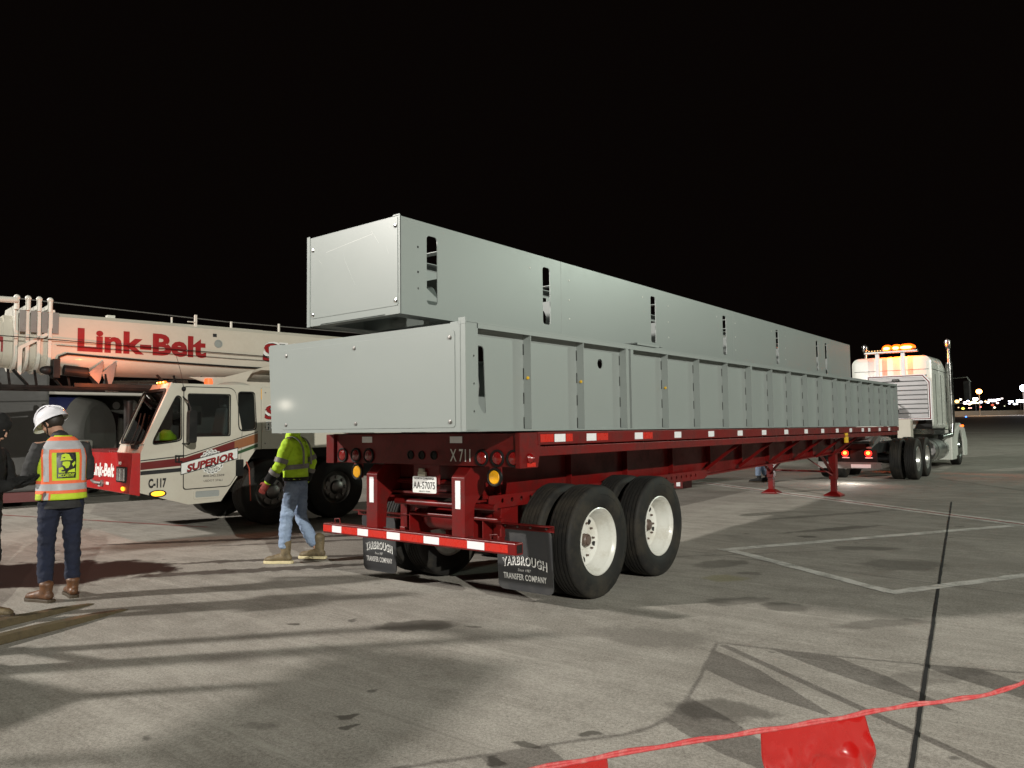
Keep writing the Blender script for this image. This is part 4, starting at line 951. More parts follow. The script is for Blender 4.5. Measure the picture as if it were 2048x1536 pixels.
for s, x in ((1, -.02), (-1, -2.48)):
    b = OB(TO); op = [(23.9-.62*cos(t), z+.62*sin(t)) for t in [pi*i/12 for i in range(13)]]
    pl = [(23.0, .55), (23.28, .55)]+op+[(24.6, .5), (25.3, .5), (25.4, 1.0), (24.9, 1.45), (24.0, 1.62), (23.0, 1.40)]
    b.plate(pl, [], .45, lambda a, c, t, x=x, s=s: (x-s*t, a, c)); b.obj('fender', truckwhite, TK, bevel=.03)
    b = OB(TO); b.box(min(x, x-s*.5), max(x, x-s*.5), 22.1, 23.0, .45, 1.40); b.obj('cab_step', truckwhite, TK, bevel=.03)
    b = OB(TO); b.cyl((x-s*.38, 19.55, .82), (x-s*.38, 21.9, .82), .33, seg=32); b.obj('fuel_tank', alu, TK, smooth=True)
    b = OB(TO)
    for y in (20.0, 21.4): b.lathe([(.34, -.04), (.345, -.04), (.345, .04), (.34, .04)], (x-s*.38, y, .82), (0, 1, 0), 32, close=True)
    b.obj('tank_strap', chrome, TK)
    xs_ = -.02 if s > 0 else -2.46
    b = OB(TO); b.cyl((xs_, 22.2, 1.6), (xs_, 22.2, 3.55), .10, seg=20); b.cyl((xs_, 22.2, 3.55), (xs_, 22.2, 4.05), .065, seg=20)
    b.tube([(xs_, 22.2, 4.0), (xs_, 22.17, 4.12), (xs_, 22.08, 4.24)], [.068, .085, .10], 18, cap=False); b.ell((xs_, 22.05, 4.15), (.085, .03, .15)); b.obj('exhaust_stack', chrome, TK, smooth=True)
    b = OB(TO); b.tube([(xs_, 22.2, 1.6), (xs_-s*.02, 22.1, 1.25), (xs_-s*.2, 21.4, 1.18)], .09, 14); b.obj('exhaust_pipe', chrome, TK, smooth=True)
    mx = x+s*.33
    b = OB(TO); b.box(mx-.10, mx+.10, 23.3, 23.42, 2.35, 3.0); b.obj('mirror', black, TK, bevel=.04)
    b = OB(TO); b.tube([(x-s*.15, 23.4, 3.1), (mx, 23.38, 3.12), (mx+s*.1, 23.36, 2.95)], .02); b.tube([(x-s*.15, 23.4, 2.25), (mx, 23.38, 2.28)], .015); b.obj('mirror_arm', chrome, TK)
    b = OB(TO); b.ell((x+s*.02, 24.3, 1.52), (.04, .06, .04)); b.obj('turn_lamp', amber_h, TK, smooth='all')
b = OB(TO); b.box(-2.3, -.2, 19.9, 22.9, 1.28, 1.42); b.obj('cab_floor', black, TK)
b = OB(TO); b.box(-2.36, -.14, 19.85, 19.9, 1.30, 1.44); b.obj('lower_trim', chrome, TK)
# headache rack with louvres and striped border
b = OB(TO); Yr = 19.42
for i in range(9):
    zz = 1.80+.135*i; b.hexa([(-1.74, Yr, zz), (-.20, Yr, zz), (-.20, Yr+.05, zz+.02), (-1.74, Yr+.05, zz+.02), (-1.74, Yr-.0, zz+.10), (-.20, Yr, zz+.10), (-.20, Yr+.05, zz+.12), (-1.74, Yr+.05, zz+.12)])
b.obj('louvre', paint('rack_grey', (.50, .49, .50), .35, metal=.3, dirt=.2), TK)
b = OB(TO); b.box(-1.74, -.2, Yr+.06, Yr+.07, 1.75, 3.05); b.obj('rack_back', grey_dark, TK)
ol = [(-1.80, 1.72), (-.10, 1.72), (-.10, 2.84), (-.28, 3.06), (-1.80, 3.06)]; il = [(-1.74, 1.79), (-.18, 1.79), (-.18, 2.80), (-.33, 2.985), (-1.74, 2.985)]
b = OB(TO); b.plate(ol, [il], .09, lambda a, c, t: (a, Yr-.02+t, c)); hr = b.obj('headache_rack', tapew, TK, bevel=.004)
b = OB(TO); k = lambda o_, q: [(a*(1-q)+d*q, c*(1-q)+e*q) for (a, c), (d, e) in zip(ol, il)]
b.plate(k(0, .33), [k(0, .70)], .003, lambda a, c, t: (a, Yr-.0235+t, c)); b.obj('rack_stripe', maroon, TK)
b = OB(TO); b.plate(rrect(-1.12, -.92, 2.86, 2.94, .03), [], .01, lambda a, c, t: (a, Yr-.03+t, c)); b.obj('maker_badge', black, TK)
text('SMX', steel, TK, (-1.10-TO[0], Yr-.031-TO[1], 2.88-TO[2]), (1, 0, 0), (0, 0, 1), .04, .16, .02)
b = OB(TO); b.box(-1.15, -.70, 19.1, 19.4, 1.35, 1.75); b.box(-1.1, -.95, 18.7, 19.1, 1.3, 1.6); b.box(-1.45, -.95, 18.9, 19.35, 1.95, 2.02); b.obj('battery_box', black, TK, bevel=.01)
b = OB(TO); b.box(-1.4, -.95, 18.95, 19.3, 2.02, 2.12); b.obj('catwalk_box', rimwhite, TK, bevel=.01)
b = OB(TO)
for i in range(3): b.tube([(-1.5+.08*i, 19.3, 2.5), (-1.2+.08*i, 18.7, 2.35-.1*i), (-1.25+.05*i, 18.5, 1.7), (-1.2, 18.9, 1.3)], .012, 6)
b.obj('air_hose', black, TK)
b = OB(TO); b.box(-.9, -.55, 18.75, 19.1, 1.18, 1.75); b.obj('tool_locker', cream, TK, bevel=.01)
for x in (-1.52, -.82):
    b = OB(TO); b.box(x-.05, x+.05, 19.46, 19.56, 3.0, 3.78); b.obj('light_bar_post', tapew, TK, bevel=.006)
b = OB(TO); b.box(-1.86, -.42, 19.40, 19.62, 3.74, 3.79); b.obj('light_bar_shelf', alu, TK, bevel=.004)
b = OB(TO); b.box(-1.84, -.46, 19.42, 19.60, 3.80, 3.84); b.obj('light_bar', black, TK, bevel=.01)
strob = emit("amber_strobe_glass_lit", (1, .10, .004), 3.6)
score = emit("amber_strobe_core", (1, .50, .10), 10)
for x in (-1.23, -.98, -.70):
    b = OB(TO); b.ell((x, 19.5, 3.87), (.15 if x < -.8 else .24, .12, .12), 18, 10); st_ = b.obj('strobe', strob, TK, smooth='all'); b = OB(TO); b.ell((x, 19.385, 3.87), (.085 if x < -.8 else .16, .02, .045), 14, 8); b.obj('strobe_core', score, st_, smooth='all')
o = lamp('light_bar_glow', (0, 0, 0), 210, (1, .12, .006), .10); o.parent = TK; o.location = Vector((-.9, 19.74, 3.96))-Vector(TO)
b = OB(TO)
for i in range(7): b.ell((-1.80+.08*i, 19.40, 3.82), (.02, .01, .012), 8, 6)
b.obj('marker_lamp', emit('dim_amber_marker', (1, .55, .2), 2), TK)

wl2 = lamp('ground_pool_light', (0, 0, 0), 20, (1, .97, .92), .05); wl2.parent = TK; wl2.location = Vector((-1.25, 14.98, .48))-Vector(TO)  # lamp without housing, added for the bright pool under the tractor's tail
# ------------------------------------------------------------------ people
def chainm(mb, pts, rad, seg=16, side=(1, 0, 0)):
    pts = [Vector(p) for p in pts]; rad = [(r, r) if isinstance(r, (int, float)) else r for r in rad]
    n = len(pts); rings = []
    dirs = [(pts[min(i+1, n-1)]-pts[max(i-1, 0)]).normalized() for i in range(n)]
    def ring(p, d, rx, ry):
        s = Vector(side); s = (s-d*s.dot(d)).normalized(); u = d.cross(s)
        return [p+s*cos(2*pi*k/seg)*rx+u*sin(2*pi*k/seg)*ry for k in range(seg)]
    for q in (.0, .5, .85):
        w = sin(math.acos(1-q)) if q else .25
        rx, ry = rad[0]; rings.append(ring(pts[0]-dirs[0]*min(rx, ry)*(1-q)*.8, dirs[0], rx*w, ry*w))
    for p, d, (rx, ry) in zip(pts, dirs, rad): rings.append(ring(p, d, rx, ry))
    for q in (.85, .5, .0):
        w = sin(math.acos(1-q)) if q else .25
        rx, ry = rad[-1]; rings.append(ring(pts[-1]+dirs[-1]*min(rx, ry)*(1-q)*.8, dirs[-1], rx*w, ry*w))
    mb.rings(rings)
def skinobj(mb, name, mat, parent, vox=.011, sm=6, wr=0, clip=None):
    bmesh.ops.recalc_face_normals(mb.b, faces=mb.b.faces)
    me = bpy.data.meshes.new(name); mb.b.to_mesh(me); mb.b.free(); me.materials.append(mat)
    o = bpy.data.objects.new(name, me); COL.objects.link(o)
    r = o.modifiers.new('remesh', 'REMESH'); r.mode = 'VOXEL'; r.voxel_size = vox; r.use_smooth_shade = True
    s = o.modifiers.new('smooth', 'SMOOTH'); s.iterations = sm; s.factor = .6
    dg = bpy.context.evaluated_depsgraph_get(); dg.update()
    m2 = bpy.data.meshes.new_from_object(o.evaluated_get(dg)); o.modifiers.clear(); o.data = m2; m2.name = name
    if not m2.materials: m2.materials.append(mat)
    if wr:
        for v in m2.vertices:
            c = v.co; f = noise.noise(Vector((c.x*9, c.y*9, c.z*22)))*.6+noise.noise(Vector((c.x*25, c.y*25, c.z*40)))*.4
            v.co = c+v.normal*f*wr
    if clip:
        bm = bmesh.new(); bm.from_mesh(m2)
        bmesh.ops.delete(bm, geom=[v for v in bm.verts if clip(v.co)], context='VERTS'); bm.to_mesh(m2); bm.free()
    for p in m2.polygons: p.use_smooth = True
    o.parent = parent; return o
skin = paint("skin", (.42, .24, .17), .5, dirt=.2, dcol=(.34, .17, .12), scale=8, bs=.1)
hairm = paint("dark_hair", (.02, .014, .010), .6, bs=.6, bscale=120)
denim_d = paint("dark_blue_denim", (.006, .009, .024), .9, dirt=.6, dcol=(.014, .019, .042), scale=9, bs=.5, bscale=180)
denim_l = paint("faded_blue_denim", (.23, .30, .42), .85, dirt=.7, dcol=(.12, .17, .27), scale=6, bs=.5, bscale=160)
darkj = paint("charcoal_jacket_fabric", (.020, .020, .021), .85, dirt=.6, dcol=(.035, .034, .034), scale=8, bs=.5, bscale=60)
blackj = paint("black_jacket_fabric", (.005, .005, .005), .9, dirt=.4, bs=.4, bscale=40)
boot_b = paint("brown_boot_leather", (.13, .055, .022), .5, dirt=.8, dcol=(.05, .025, .014), scale=14, bs=.4)
boot_t = paint("tan_boot_leather", (.16, .12, .065), .65, dirt=.8, dcol=(.05, .038, .022), scale=12, bs=.5)
sole_c = paint("cream_sole_rubber", (.62, .54, .32), .6, dirt=.5, dcol=(.3, .26, .17), scale=14)
sole_d = paint("dark_sole_rubber", (.05, .035, .02), .7)
greyt = paint("silver_reflective_band", (.42, .42, .44), .4, dirt=.3, scale=18)
greytd = paint("grey_reflective_band", (.20, .19, .18), .5, dirt=.3, scale=18)
orange = paint("orange_trim_fabric", (.85, .16, .06), .7, dirt=.3, scale=12)
redg = paint("red_work_glove", (.30, .035, .025), .7, dirt=.6, dcol=(.14, .03, .02), scale=16, bs=.4)
helm = paint("white_helmet_shell", (.72, .71, .76), .22, coat=.6, dirt=.1)
limev = None
def hand(mb, w, d, curl, palm_n, sc=1.0, thumb=1):
    """w wrist, d hand direction, palm_n palm normal"""
    w = Vector(w); d = Vector(d).normalized(); n = Vector(palm_n); n = (n-d*n.dot(d)).normalized(); s = d.cross(n)*thumb
    chainm(mb, [w, w+d*.045*sc, w+d*.09*sc], [(.030*sc, .022*sc), (.040*sc, .017*sc), (.040*sc, .015*sc)], 12, s)
    for i, (off, ln) in enumerate(((.031, .075), (.011, .085), (-.010, .080), (-.030, .062))):
        p = w+d*.088*sc+s*off*sc; a = curl*(1+.12*i); pts = [p]; dd = d.copy()
        for q in (.42, .33, .25):
            a0 = a*(.5 if q > .4 else 1); dd = (dd*cos(a0)+n*sin(a0)).normalized(); pts.append(pts[-1]+dd*ln*q*sc)
        chainm(mb, pts, [.0095*sc, .009*sc, .0085*sc, .0075*sc], 8, s)
    t0 = w+d*.03*sc+s*.032*sc
    chainm(mb, [t0, t0+(d*.6+s*.7+n*.3).normalized()*.035*sc, t0+(d*.9+s*.55+n*.5).normalized()*.068*sc], [.013*sc, .011*sc, .009*sc], 8, n)
def boot(par, ank, dirv, up, upper, sole, tall=.16, sc=1.0, pitch=0):
    """ank: ankle point in local coords; dirv toe heading (2D), pitch heel raise"""
    ank = Vector(ank); d = Vector((dirv[0], dirv[1], 0)).normalized(); s = Vector((d.y, -d.x, 0)); u = Vector((0, 0, 1))
    d = (d*cos(pitch)-u*sin(pitch)); u = s.cross(d)*1
    if u.z < 0: u = -u
    mb = MB(); q = lambda f, h: ank+d*f*sc+u*(h-.095)*sc
    chainm(mb, [q(-.02, .095+tall), q(-.02, .14), q(-.015, .08)], [(.058*sc, .062*sc), (.050*sc, .056*sc), (.046*sc, .055*sc)], 14, s)
    chainm(mb, [q(-.065, .06), q(0, .07), q(.07, .062), q(.14, .05), q(.185, .044), q(.212, .036)], [(.038*sc, .036*sc), (.042*sc, .05*sc), (.046*sc, .042*sc), (.052*sc, .034*sc), (.047*sc, .032*sc), (.036*sc, .024*sc)], 14, s)
    o = skinobj(mb, 'boot', upper, par, .008, 4, .0015)
    mb = MB(); out = []
    for f, w in ((-.105, .018), (-.09, .036), (-.03, .040), (.05, .042), (.13, .056), (.19, .052), (.225, .030), (.235, .0)): out.append((f, w))
    loop = [(f, w) for f, w in out]+[(f, -w) for f, w in out[-2::-1]]
    mb.rings([[q(f*1.02, 0)+s*w*1.03*sc for f, w in loop], [q(f*1.02, .026)+s*w*1.03*sc for f, w in loop], [q(f, .030)+s*w*.96*sc for f, w in loop]])
    so = mb.obj('sole', sole, o, bevel=.003)
    return o
def head_parts(par, H, mesh_into):
    """H: matrix of the head frame: x right, y face, z up, origin at the head centre"""
    def T(p): return H @ Vector(p)
    def el(c, r, seg=16, rows=10):
        mb = mesh_into; Rm = H.to_3x3(); rings = []
        for j in range(1, rows):
            t = pi*j/rows
            rings.append([Rm@Vector((c[0]+r[0]*sin(t)*cos(2*pi*k/seg), c[1]+r[1]*sin(t)*sin(2*pi*k/seg), c[2]-r[2]*cos(t)))+H.to_translation() for k in range(seg)])
        mb.rings(rings)
    el((0, -.012, .03), (.077, .095, .092)); el((0, .015, -.045), (.056, .062, .068)); el((0, .045, -.085), (.033, .028, .022))
    el((0, .088, -.01), (.011, .016, .024)); el((0, .100, -.028), (.014, .012, .011)); el((0, .082, -.058), (.024, .010, .010))
    for s in (-1, 1):
        el((s*.079, -.008, -.008), (.010, .020, .032)); el((s*.03, .078, .022), (.022, .012, .008)); el((s*.045, .055, -.025), (.022, .022, .02))
def person(name, label, loc, heading, J, clothes, scale=1.06, group=None):
    P = tag(empty(name, loc, (0, 0, heading)), label, 'person', group)
    P.scale = (scale,)*3
    body = MB()
    hipc = Vector(J['hip']); chest = Vector(J['chest']); neck = Vector(J['neck'])
    tors = [hipc+Vector((0, 0, -.03)), hipc.lerp(chest, .35), chest, chest.lerp(neck, .55)]
    sd = Vector(J.get('side', (1, 0, 0)))
    chainm(body, tors, [(.150, .10), (.125, .09), (.150, .105), (.145, .085)], 20, sd)
    H = Matrix.Translation(Vector(J['head'])) @ Matrix.Rotation(J.get('yaw', 0), 4, 'Z') @ Matrix.Rotation(J.get('pitch', 0), 4, 'X')
    chainm(body, [chest.lerp(neck, .8), neck, H@Vector((0, -.015, -.05))], [.065, .055, .055], 14)
    head_parts(P, H, body)
    for s in 'LR':
        sh, el_, wr = (Vector(J[k+s]) for k in ('sh', 'el', 'wr'))
        chainm(body, [chest.lerp(neck, .6), sh, sh.lerp(el_, .5), el_, el_.lerp(wr, .4), wr], [.06, .052, .045, .038, .038, .024], 12)
        hp, kn, an = (Vector(J[k+s]) for k in ('hp', 'kn', 'an'))
        chainm(body, [hp, hp.lerp(kn, .5), kn, kn.lerp(an, .35), an], [.082, .068, .05, .05, .033], 14)
        if not clothes.get('glove'): hand(body, wr, wr-el_+Vector(J.get('hd', (0, 0, 0))), J.get('curl', .45), J.get('palm'+s, (0, 1, 0)), 1.0, 1 if s == 'R' else -1)
    bo = skinobj(body, 'body', skin, P, .0075, 4)
    # trousers
    t = MB(); chainm(t, [hipc+Vector((0, 0, -.05)), hipc+Vector((0, 0, .06))], [(.165, .118), (.158, .112)], 22, sd)
    for s in 'LR':
        hp, kn, an = (Vector(J[k+s]) for k in ('hp', 'kn', 'an'))
        cf = an+(kn-an).normalized()*.10
        chainm(t, [hp+Vector((0, 0, .02)), hp.lerp(kn, .45), kn, kn.lerp(an, .4), cf], [(.098, .105), .088, .072, (.070, .073), (.066, .070)], 16)
    skinobj(t, 'trousers', clothes['legs'], P, .011, 3, .018)
    # jacket
    j = MB(); low = hipc+Vector((0, 0, clothes.get('hem', .0)))
    chainm(j, [low-Vector((0, 0, .10)), low, hipc.lerp(chest, .4), chest, chest.lerp(neck, .5), chest.lerp(neck, .86)], [(.185, .140), (.185, .140), (.178, .140), (.190, .145), (.170, .118), (.09, .085)], 24, sd)
    for s in 'LR':
        sh, el_, wr = (Vector(J[k+s]) for k in ('sh', 'el', 'wr'))
        chainm(j, [chest.lerp(neck, .50), sh+Vector((0, 0, -.025)), sh.lerp(el_, .5), el_, el_.lerp(wr, .5), wr+(el_-wr).normalized()*.015], [.080, .074, .072, .066, .058, .046], 16)
    if clothes.get('hood'):
        chainm(j, [neck+Vector((0, -.07, -.03)), neck+Vector((0, -.02, .05)), H@Vector((0, -.025, -.02)), H@Vector((0, -.01, .07))] if clothes['hood'] == 'up' else [neck+Vector((-.09, -.03, .0)), neck+Vector((0, -.09, .01)), neck+Vector((.09, -.03, .0))],
               [.10, .10, (.115, .12), (.095, .105)] if clothes['hood'] == 'up' else [.045, .055, .045], 14)
    else: chainm(j, [neck+Vector((0, -.0, -.05)), neck+Vector((0, 0, .01))], [(.078, .078), (.070, .072)], 14)
    hz = low.z-.03; jk = skinobj(j, 'jacket', clothes['jacket'], P, .011, 4, .014, clip=lambda c: c.z < hz and abs(c.x) < .21 and abs(c.y) < .21)
    for s in 'LR':
        an = Vector(J['an'+s]); boot(P, an, J.get('toe'+s, (0, 1)), None, clothes['boot'], clothes['sole'], clothes.get('tall', .10), 1.05, J.get('tp'+s, 0))
    if clothes.get('glove'):
        for s in 'LR':
            el_, wr = Vector(J['el'+s]), Vector(J['wr'+s])
            gmb = MB(); d = (wr-el_).normalized(); chainm(gmb, [wr-d*.05, wr], [.042, .036], 12); hand(gmb, wr-d*.005, d, .4, J.get('palm'+s, (0, 1, 0)), 1.12, 1 if s == 'R' else -1)
            skinobj(gmb, 'glove', clothes['glove'], P, .006, 3)
    return P, H, bo, jk
def wrapband(par, name, mat, pts, rad, side=(1, 0, 0), seg=28):
    """a closed garment band: rings along pts"""
    mb = MB(); pts = [Vector(p) for p in pts]; rings = []
    d = (pts[-1]-pts[0]).normalized(); s = Vector(side); s = (s-d*s.dot(d)).normalized(); u = d.cross(s)
    for p, (rx, ry) in zip(pts, rad): rings.append([p+s*cos(2*pi*k/seg)*rx+u*sin(2*pi*k/seg)*ry for k in range(seg)])
    mb.rings(rings, True, False); return mb.obj(name, mat, par, smooth='all')
def helmet(P, H, bo):
    mb = MB(); Rm = H.to_3x3(); O = H.to_translation()
    rings = []
    for j in range(0, 9):
        t = pi/2*j/8.3; rx, ry = .124*cos(t), .152*cos(t); zz = .045+.125*sin(t)
        rings.append([O+Rm@Vector((rx*cos(2*pi*k/32), -.01+ry*sin(2*pi*k/32), zz)) for k in range(32)])
    mb.rings(rings)
    rings = []
    for q, dz in ((1.0, .052), (1.0, .040), (1.22, .018), (1.23, .010), (1.0, .030)):
        rg = []
        for k in range(32):
            a = 2*pi*k/32; f = max(0, sin(a))**2; e = 1+(q-1)*(.25+.95*f)
            rg.append(O+Rm@Vector((.124*cos(a)*e, -.01+.152*sin(a)*e, dz-.015*f+.004)))
        rings.append(rg)
    mb.rings(rings, True, False)
    he = mb.obj('helmet', helm, P, smooth=45, bevel=0)
    mb = MB()
    for a in (-.05, 0, .05): mb.tube([O+Rm@Vector((a, -.01-.147*cos(t)*(1-abs(a)), .050+.127*sin(t))) for t in [pi*i/10 for i in range(1, 10)]], .006, 6)
    mb.obj('helmet_ridge', helm, he, smooth='all')
    mb = MB()
    for s in (-1, 1): mb.tube([O+Rm@Vector((s*.10, -.02, .05)), O+Rm@Vector((s*.088, -.005, -.03)), O+Rm@Vector((s*.05, .05, -.095)), O+Rm@Vector((0, .06, -.112))], .006, 6)
    mb.obj('chin_strap', black, he)
    mb = MB(); mb.b.free(); mb.b = bmesh.new(); mb.ell((0, -.028, .02), (.086, .098, .088))
    for v in mb.b.verts: v.co = O+Rm@v.co
    mb.obj('hair', hairm, P, smooth='all')
# worker with the orange-trimmed vest, seen from behind
J1 = dict(hip=(0, .0, .95), chest=(.0, .03, 1.30), neck=(-.01, .09, 1.53), head=(-.06, .17, 1.64), yaw=radians(38), pitch=radians(-30), side=(1, 0, 0),
          shL=(-.20, .03, 1.43), shR=(.20, .05, 1.43), elL=(-.27, .04, 1.13), elR=(.24, .12, 1.14), wrL=(-.13, .28, 1.12), wrR=(.05, .34, 1.12),
          hpL=(-.095, 0, .90), hpR=(.095, 0, .90), knL=(-.115, .02, .50), knR=(.10, .02, .50), anL=(-.125, -.03, .095), anR=(.115, .04, .095), toeL=(-.45, 1), toeR=(.05, 1), curl=.7, palmL=(0.3, 0, 1), palmR=(-.3, 0, 1))
h1 = radians(38.4+42)
P1, H1, bo1, jk1 = person('person', 'worker in white helmet and lime vest with orange-edged silver bands, back turned, head bowed', (-4.54, -1.99, gz(-1.99)), h1, J1,
    dict(legs=denim_d, jacket=darkj, boot=boot_b, sole=sole_d, hem=-.07, tall=.06), scale=1.085)
helmet(P1, H1, bo1)
limev = paint("lime_vest_mesh", (.50, .66, .03), .75, dirt=.3, dcol=(.34, .46, .03), scale=9, bs=.5, bscale=150)
def vest_prof(z):
    # half widths of the vest at height z
    pts = [(.93, .212, .160), (1.05, .200, .160), (1.2, .205, .162), (1.33, .212, .162), (1.42, .195, .145), (1.48, .155, .115), (1.53, .095, .095)]
    for (a, b1, c1), (d, b2, c2) in zip(pts, pts[1:]):
        if z <= d: q = max(0, (z-a)/(d-a)); return b1+(b2-b1)*q, c1+(c2-c1)*q
    return pts[-1][1:]
def vcen(z): q = (z-.95)/.35; return .03*q if q < 1 else .03+.03*(z-1.30)/.23
def vpt(a, z, e=0):
    rx, ry = vest_prof(z); w = .006*noise.noise(Vector((cos(a)*3, sin(a)*3, z*5)))
    return Vector(((rx+e+w)*cos(a), vcen(z)+(ry+e+w)*sin(a), z))
def vpatch(name, mat, a0, a1, z0f, z1f, e, par, na=28, nz=10, thick=.0):
    mb = MB(); g_ = [[mb.b.verts.new(vpt(a0+(a1-a0)*i/na, z0f(a0+(a1-a0)*i/na)+(z1f(a0+(a1-a0)*i/na)-z0f(a0+(a1-a0)*i/na))*j/nz, e)) for i in range(na+1)] for j in range(nz+1)]
    for j in range(nz):
        for i in range(na): mb.b.faces.new((g_[j][i], g_[j][i+1], g_[j+1][i+1], g_[j+1][i]))
    o = mb.obj(name, mat, par, smooth='all')
    if thick: s = o.modifiers.new('solid', 'SOLIDIFY'); s.thickness = thick; s.offset = 1
    return o
def arml(a):  # vest edge dips round the arms
    c = abs(cos(a)); return 1.53-.0*c-.30*max(0, (c-.72)/.28)**.7 if c > .72 else 1.53
ve = vpatch('vest', limev, 0, 2*pi, lambda a: .935, arml, 0, P1, 72, 26, .003)
C = lambda v: (lambda a: v)
for z0, z1, m_, e in ((.992, 1.113, orange, .006), (1.022, 1.083, greyt, .008)): vpatch('reflective_band', m_, 0, 2*pi, C(z0), C(z1), e, ve, 60, 3)
bk = -pi/2
for da in (-.78, .86):
    vpatch('reflective_band', orange, bk+da-.20, bk+da+.20, C(.938), C(1.0), .006, ve, 6, 4) if da < 0 else None
    vpatch('reflective_band', greyt, bk+da-.12, bk+da+.12, C(.938), C(1.0), .008, ve, 6, 4) if da < 0 else None
    vpatch('reflective_band', orange, bk+da-.25, bk+da+.25, C(1.105), C(1.41), .006, ve, 8, 14); vpatch('reflective_band', greyt, bk+da-.13, bk+da+.13, C(1.105), C(1.41), .008, ve, 8, 14)
vpatch('reflective_band', orange, bk-1.0, bk+1.0, C(1.372), C(1.520), .007, ve, 20, 5); vpatch('reflective_band', greyt, bk-.98, bk+.98, C(1.402), C(1.482), .009, ve, 20, 5)
# square back emblem: hard-hatted builder in lime on black
a0, a1, zz0, zz1 = bk-.34, bk+.42, 1.135, 1.37
vpatch('emblem', letterk, a0, a1, C(zz0), C(zz1), .010, ve, 10, 10)
def epoly(pts, m_=limev, e=.0125):
    mb = MB(); tri = []
    es = []; vs = [mb.b.verts.new((x, y, 0)) for x, y in pts]; es = [mb.b.edges.new((vs[i], vs[(i+1) % len(vs)])) for i in range(len(vs))]
    bmesh.ops.triangle_fill(mb.b, use_beauty=True, edges=es)
    for v in mb.b.verts: v.co = vpt(a0+(a1-a0)*v.co.x, zz0+(zz1-zz0)*v.co.y, e)
    mb.obj('emblem', m_, ve)
epoly([(.22, .72), (.25, .92), (.45, .97), (.62, .93), (.70, .80), (.72, .74), (.80, .72), (.74, .69), (.45, .70), (.15, .68)])
epoly([(.30, .64), (.50, .66), (.66, .64), (.66, .52), (.58, .40), (.46, .38), (.40, .46), (.28, .52)])
epoly([(.76, .56), (.92, .66), (.95, .56), (.82, .44)]); epoly([(.62, .30), (.92, .38), (.95, .22), (.52, .22)]); epoly([(.10, .40), (.28, .44), (.36, .34), (.22, .32), (.24, .26), (.42, .26), (.40, .22), (.10, .22)])
V_, F_, w_ = text_pts('MCCARTHY', .03)
me = bpy.data.meshes.new('lettering'); me.from_pydata([tuple(vpt(a0+(a1-a0)*(.08+.84*x/w_), zz0+(zz1-zz0)*(.05+.13*y/.72), .0125)) for x, y in V_], [], F_); me.materials.append(limev)
o = bpy.data.objects.new('lettering', me); COL.objects.link(o); o.parent = ve
b = MB(); b.box(-.04, .04, -.006, .006, -.075, .075); ph = b.obj('phone', black, bevel=.004); ph.location = (-4.88, -2.08, 1.24); ph.rotation_euler = (.9, 0, h1); tag(ph, 'black phone held by the worker in the white helmet', 'phone')
# dark figure cut by the left frame edge
J0 = dict(hip=(0, 0, .95), chest=(0, .03, 1.30), neck=(0, .06, 1.53), head=(0, .12, 1.64), pitch=radians(-25),
          shL=(-.2, .03, 1.43), shR=(.2, .03, 1.43), elL=(-.24, .10, 1.14), elR=(.22, .12, 1.14), wrL=(-.08, .33, 1.18), wrR=(.10, .33, 1.16),
          hpL=(-.095, 0, .90), hpR=(.095, 0, .90), knL=(-.11, .03, .5), knR=(.11, .02, .5), anL=(-.12, -.02, .095), anR=(.12, .02, .095), curl=.8, palmL=(0, 0, 1), palmR=(0, 0, 1))
P0, H0, _, _ = person('person', 'figure in black hooded clothing, cut off by the left edge of the picture', (-4.22, -2.79, gz(-2.6)), radians(-50), J0,
    dict(legs=blackj, jacket=blackj, boot=boot_t, sole=sole_d, hem=-.12, tall=.06, hood='up', glove=blackj))
# walking worker, head hidden behind the grey box
J2 = dict(hip=(0, 0, .95), chest=(0, .02, 1.30), neck=(0, .05, 1.53), head=(0, .09, 1.66), pitch=radians(-8),
          shL=(-.2, .02, 1.43), shR=(.2, .0, 1.43), elL=(-.26, .09, 1.16), elR=(.25, -.10, 1.17), wrL=(-.23, .25, .95), wrR=(.24, -.02, .93),
          hpL=(-.095, 0, .90), hpR=(.095, 0, .90), knL=(-.10, .08, .50), knR=(.09, -.03, .50), anL=(-.10, .10, .10), anR=(.09, -.24, .125), tpR=-.0, toeL=(0, 1), toeR=(.1, 1), palmL=(1, 0, 0), palmR=(-1, 0, 0))
P2, H2, _, jk2 = person('person', 'walking worker in lime hi-vis jacket, faded jeans and red gloves beside the crane wheels', (-4.22, .62, gz(.6)), radians(122), J2,
    dict(legs=denim_l, jacket=lime, boot=boot_t, sole=sole_c, hem=.06, tall=.15, hood='down', glove=redg))
hp_ = Vector((0, 0, .95))
wrapband(jk2, 'reflective_band', greytd, [(0, .008, 1.10), (0, .012, 1.155)], [(.193, .156), (.197, .158)])
wrapband(jk2, 'waistband', blackj, [(0, 0, .965), (0, 0, 1.01)], [(.178, .142), (.186, .150)])
def onarm(el_, wr, t0, t1, r, m_, nm):
    el_, wr = Vector(el_), Vector(wr); wrapband(jk2, nm, m_, [el_.lerp(wr, t0), el_.lerp(wr, t1)], [(r, r), (r*.97, r*.97)])
for s in 'LR':
    onarm(J2['sh'+s], J2['el'+s], .72, .92, .080, greytd, 'reflective_band'); onarm(J2['el'+s], J2['wr'+s], .28, .48, .071, greytd, 'reflective_band')
    onarm(J2['el'+s], J2['wr'+s], .48, .90, .062, blackj, 'cuff')
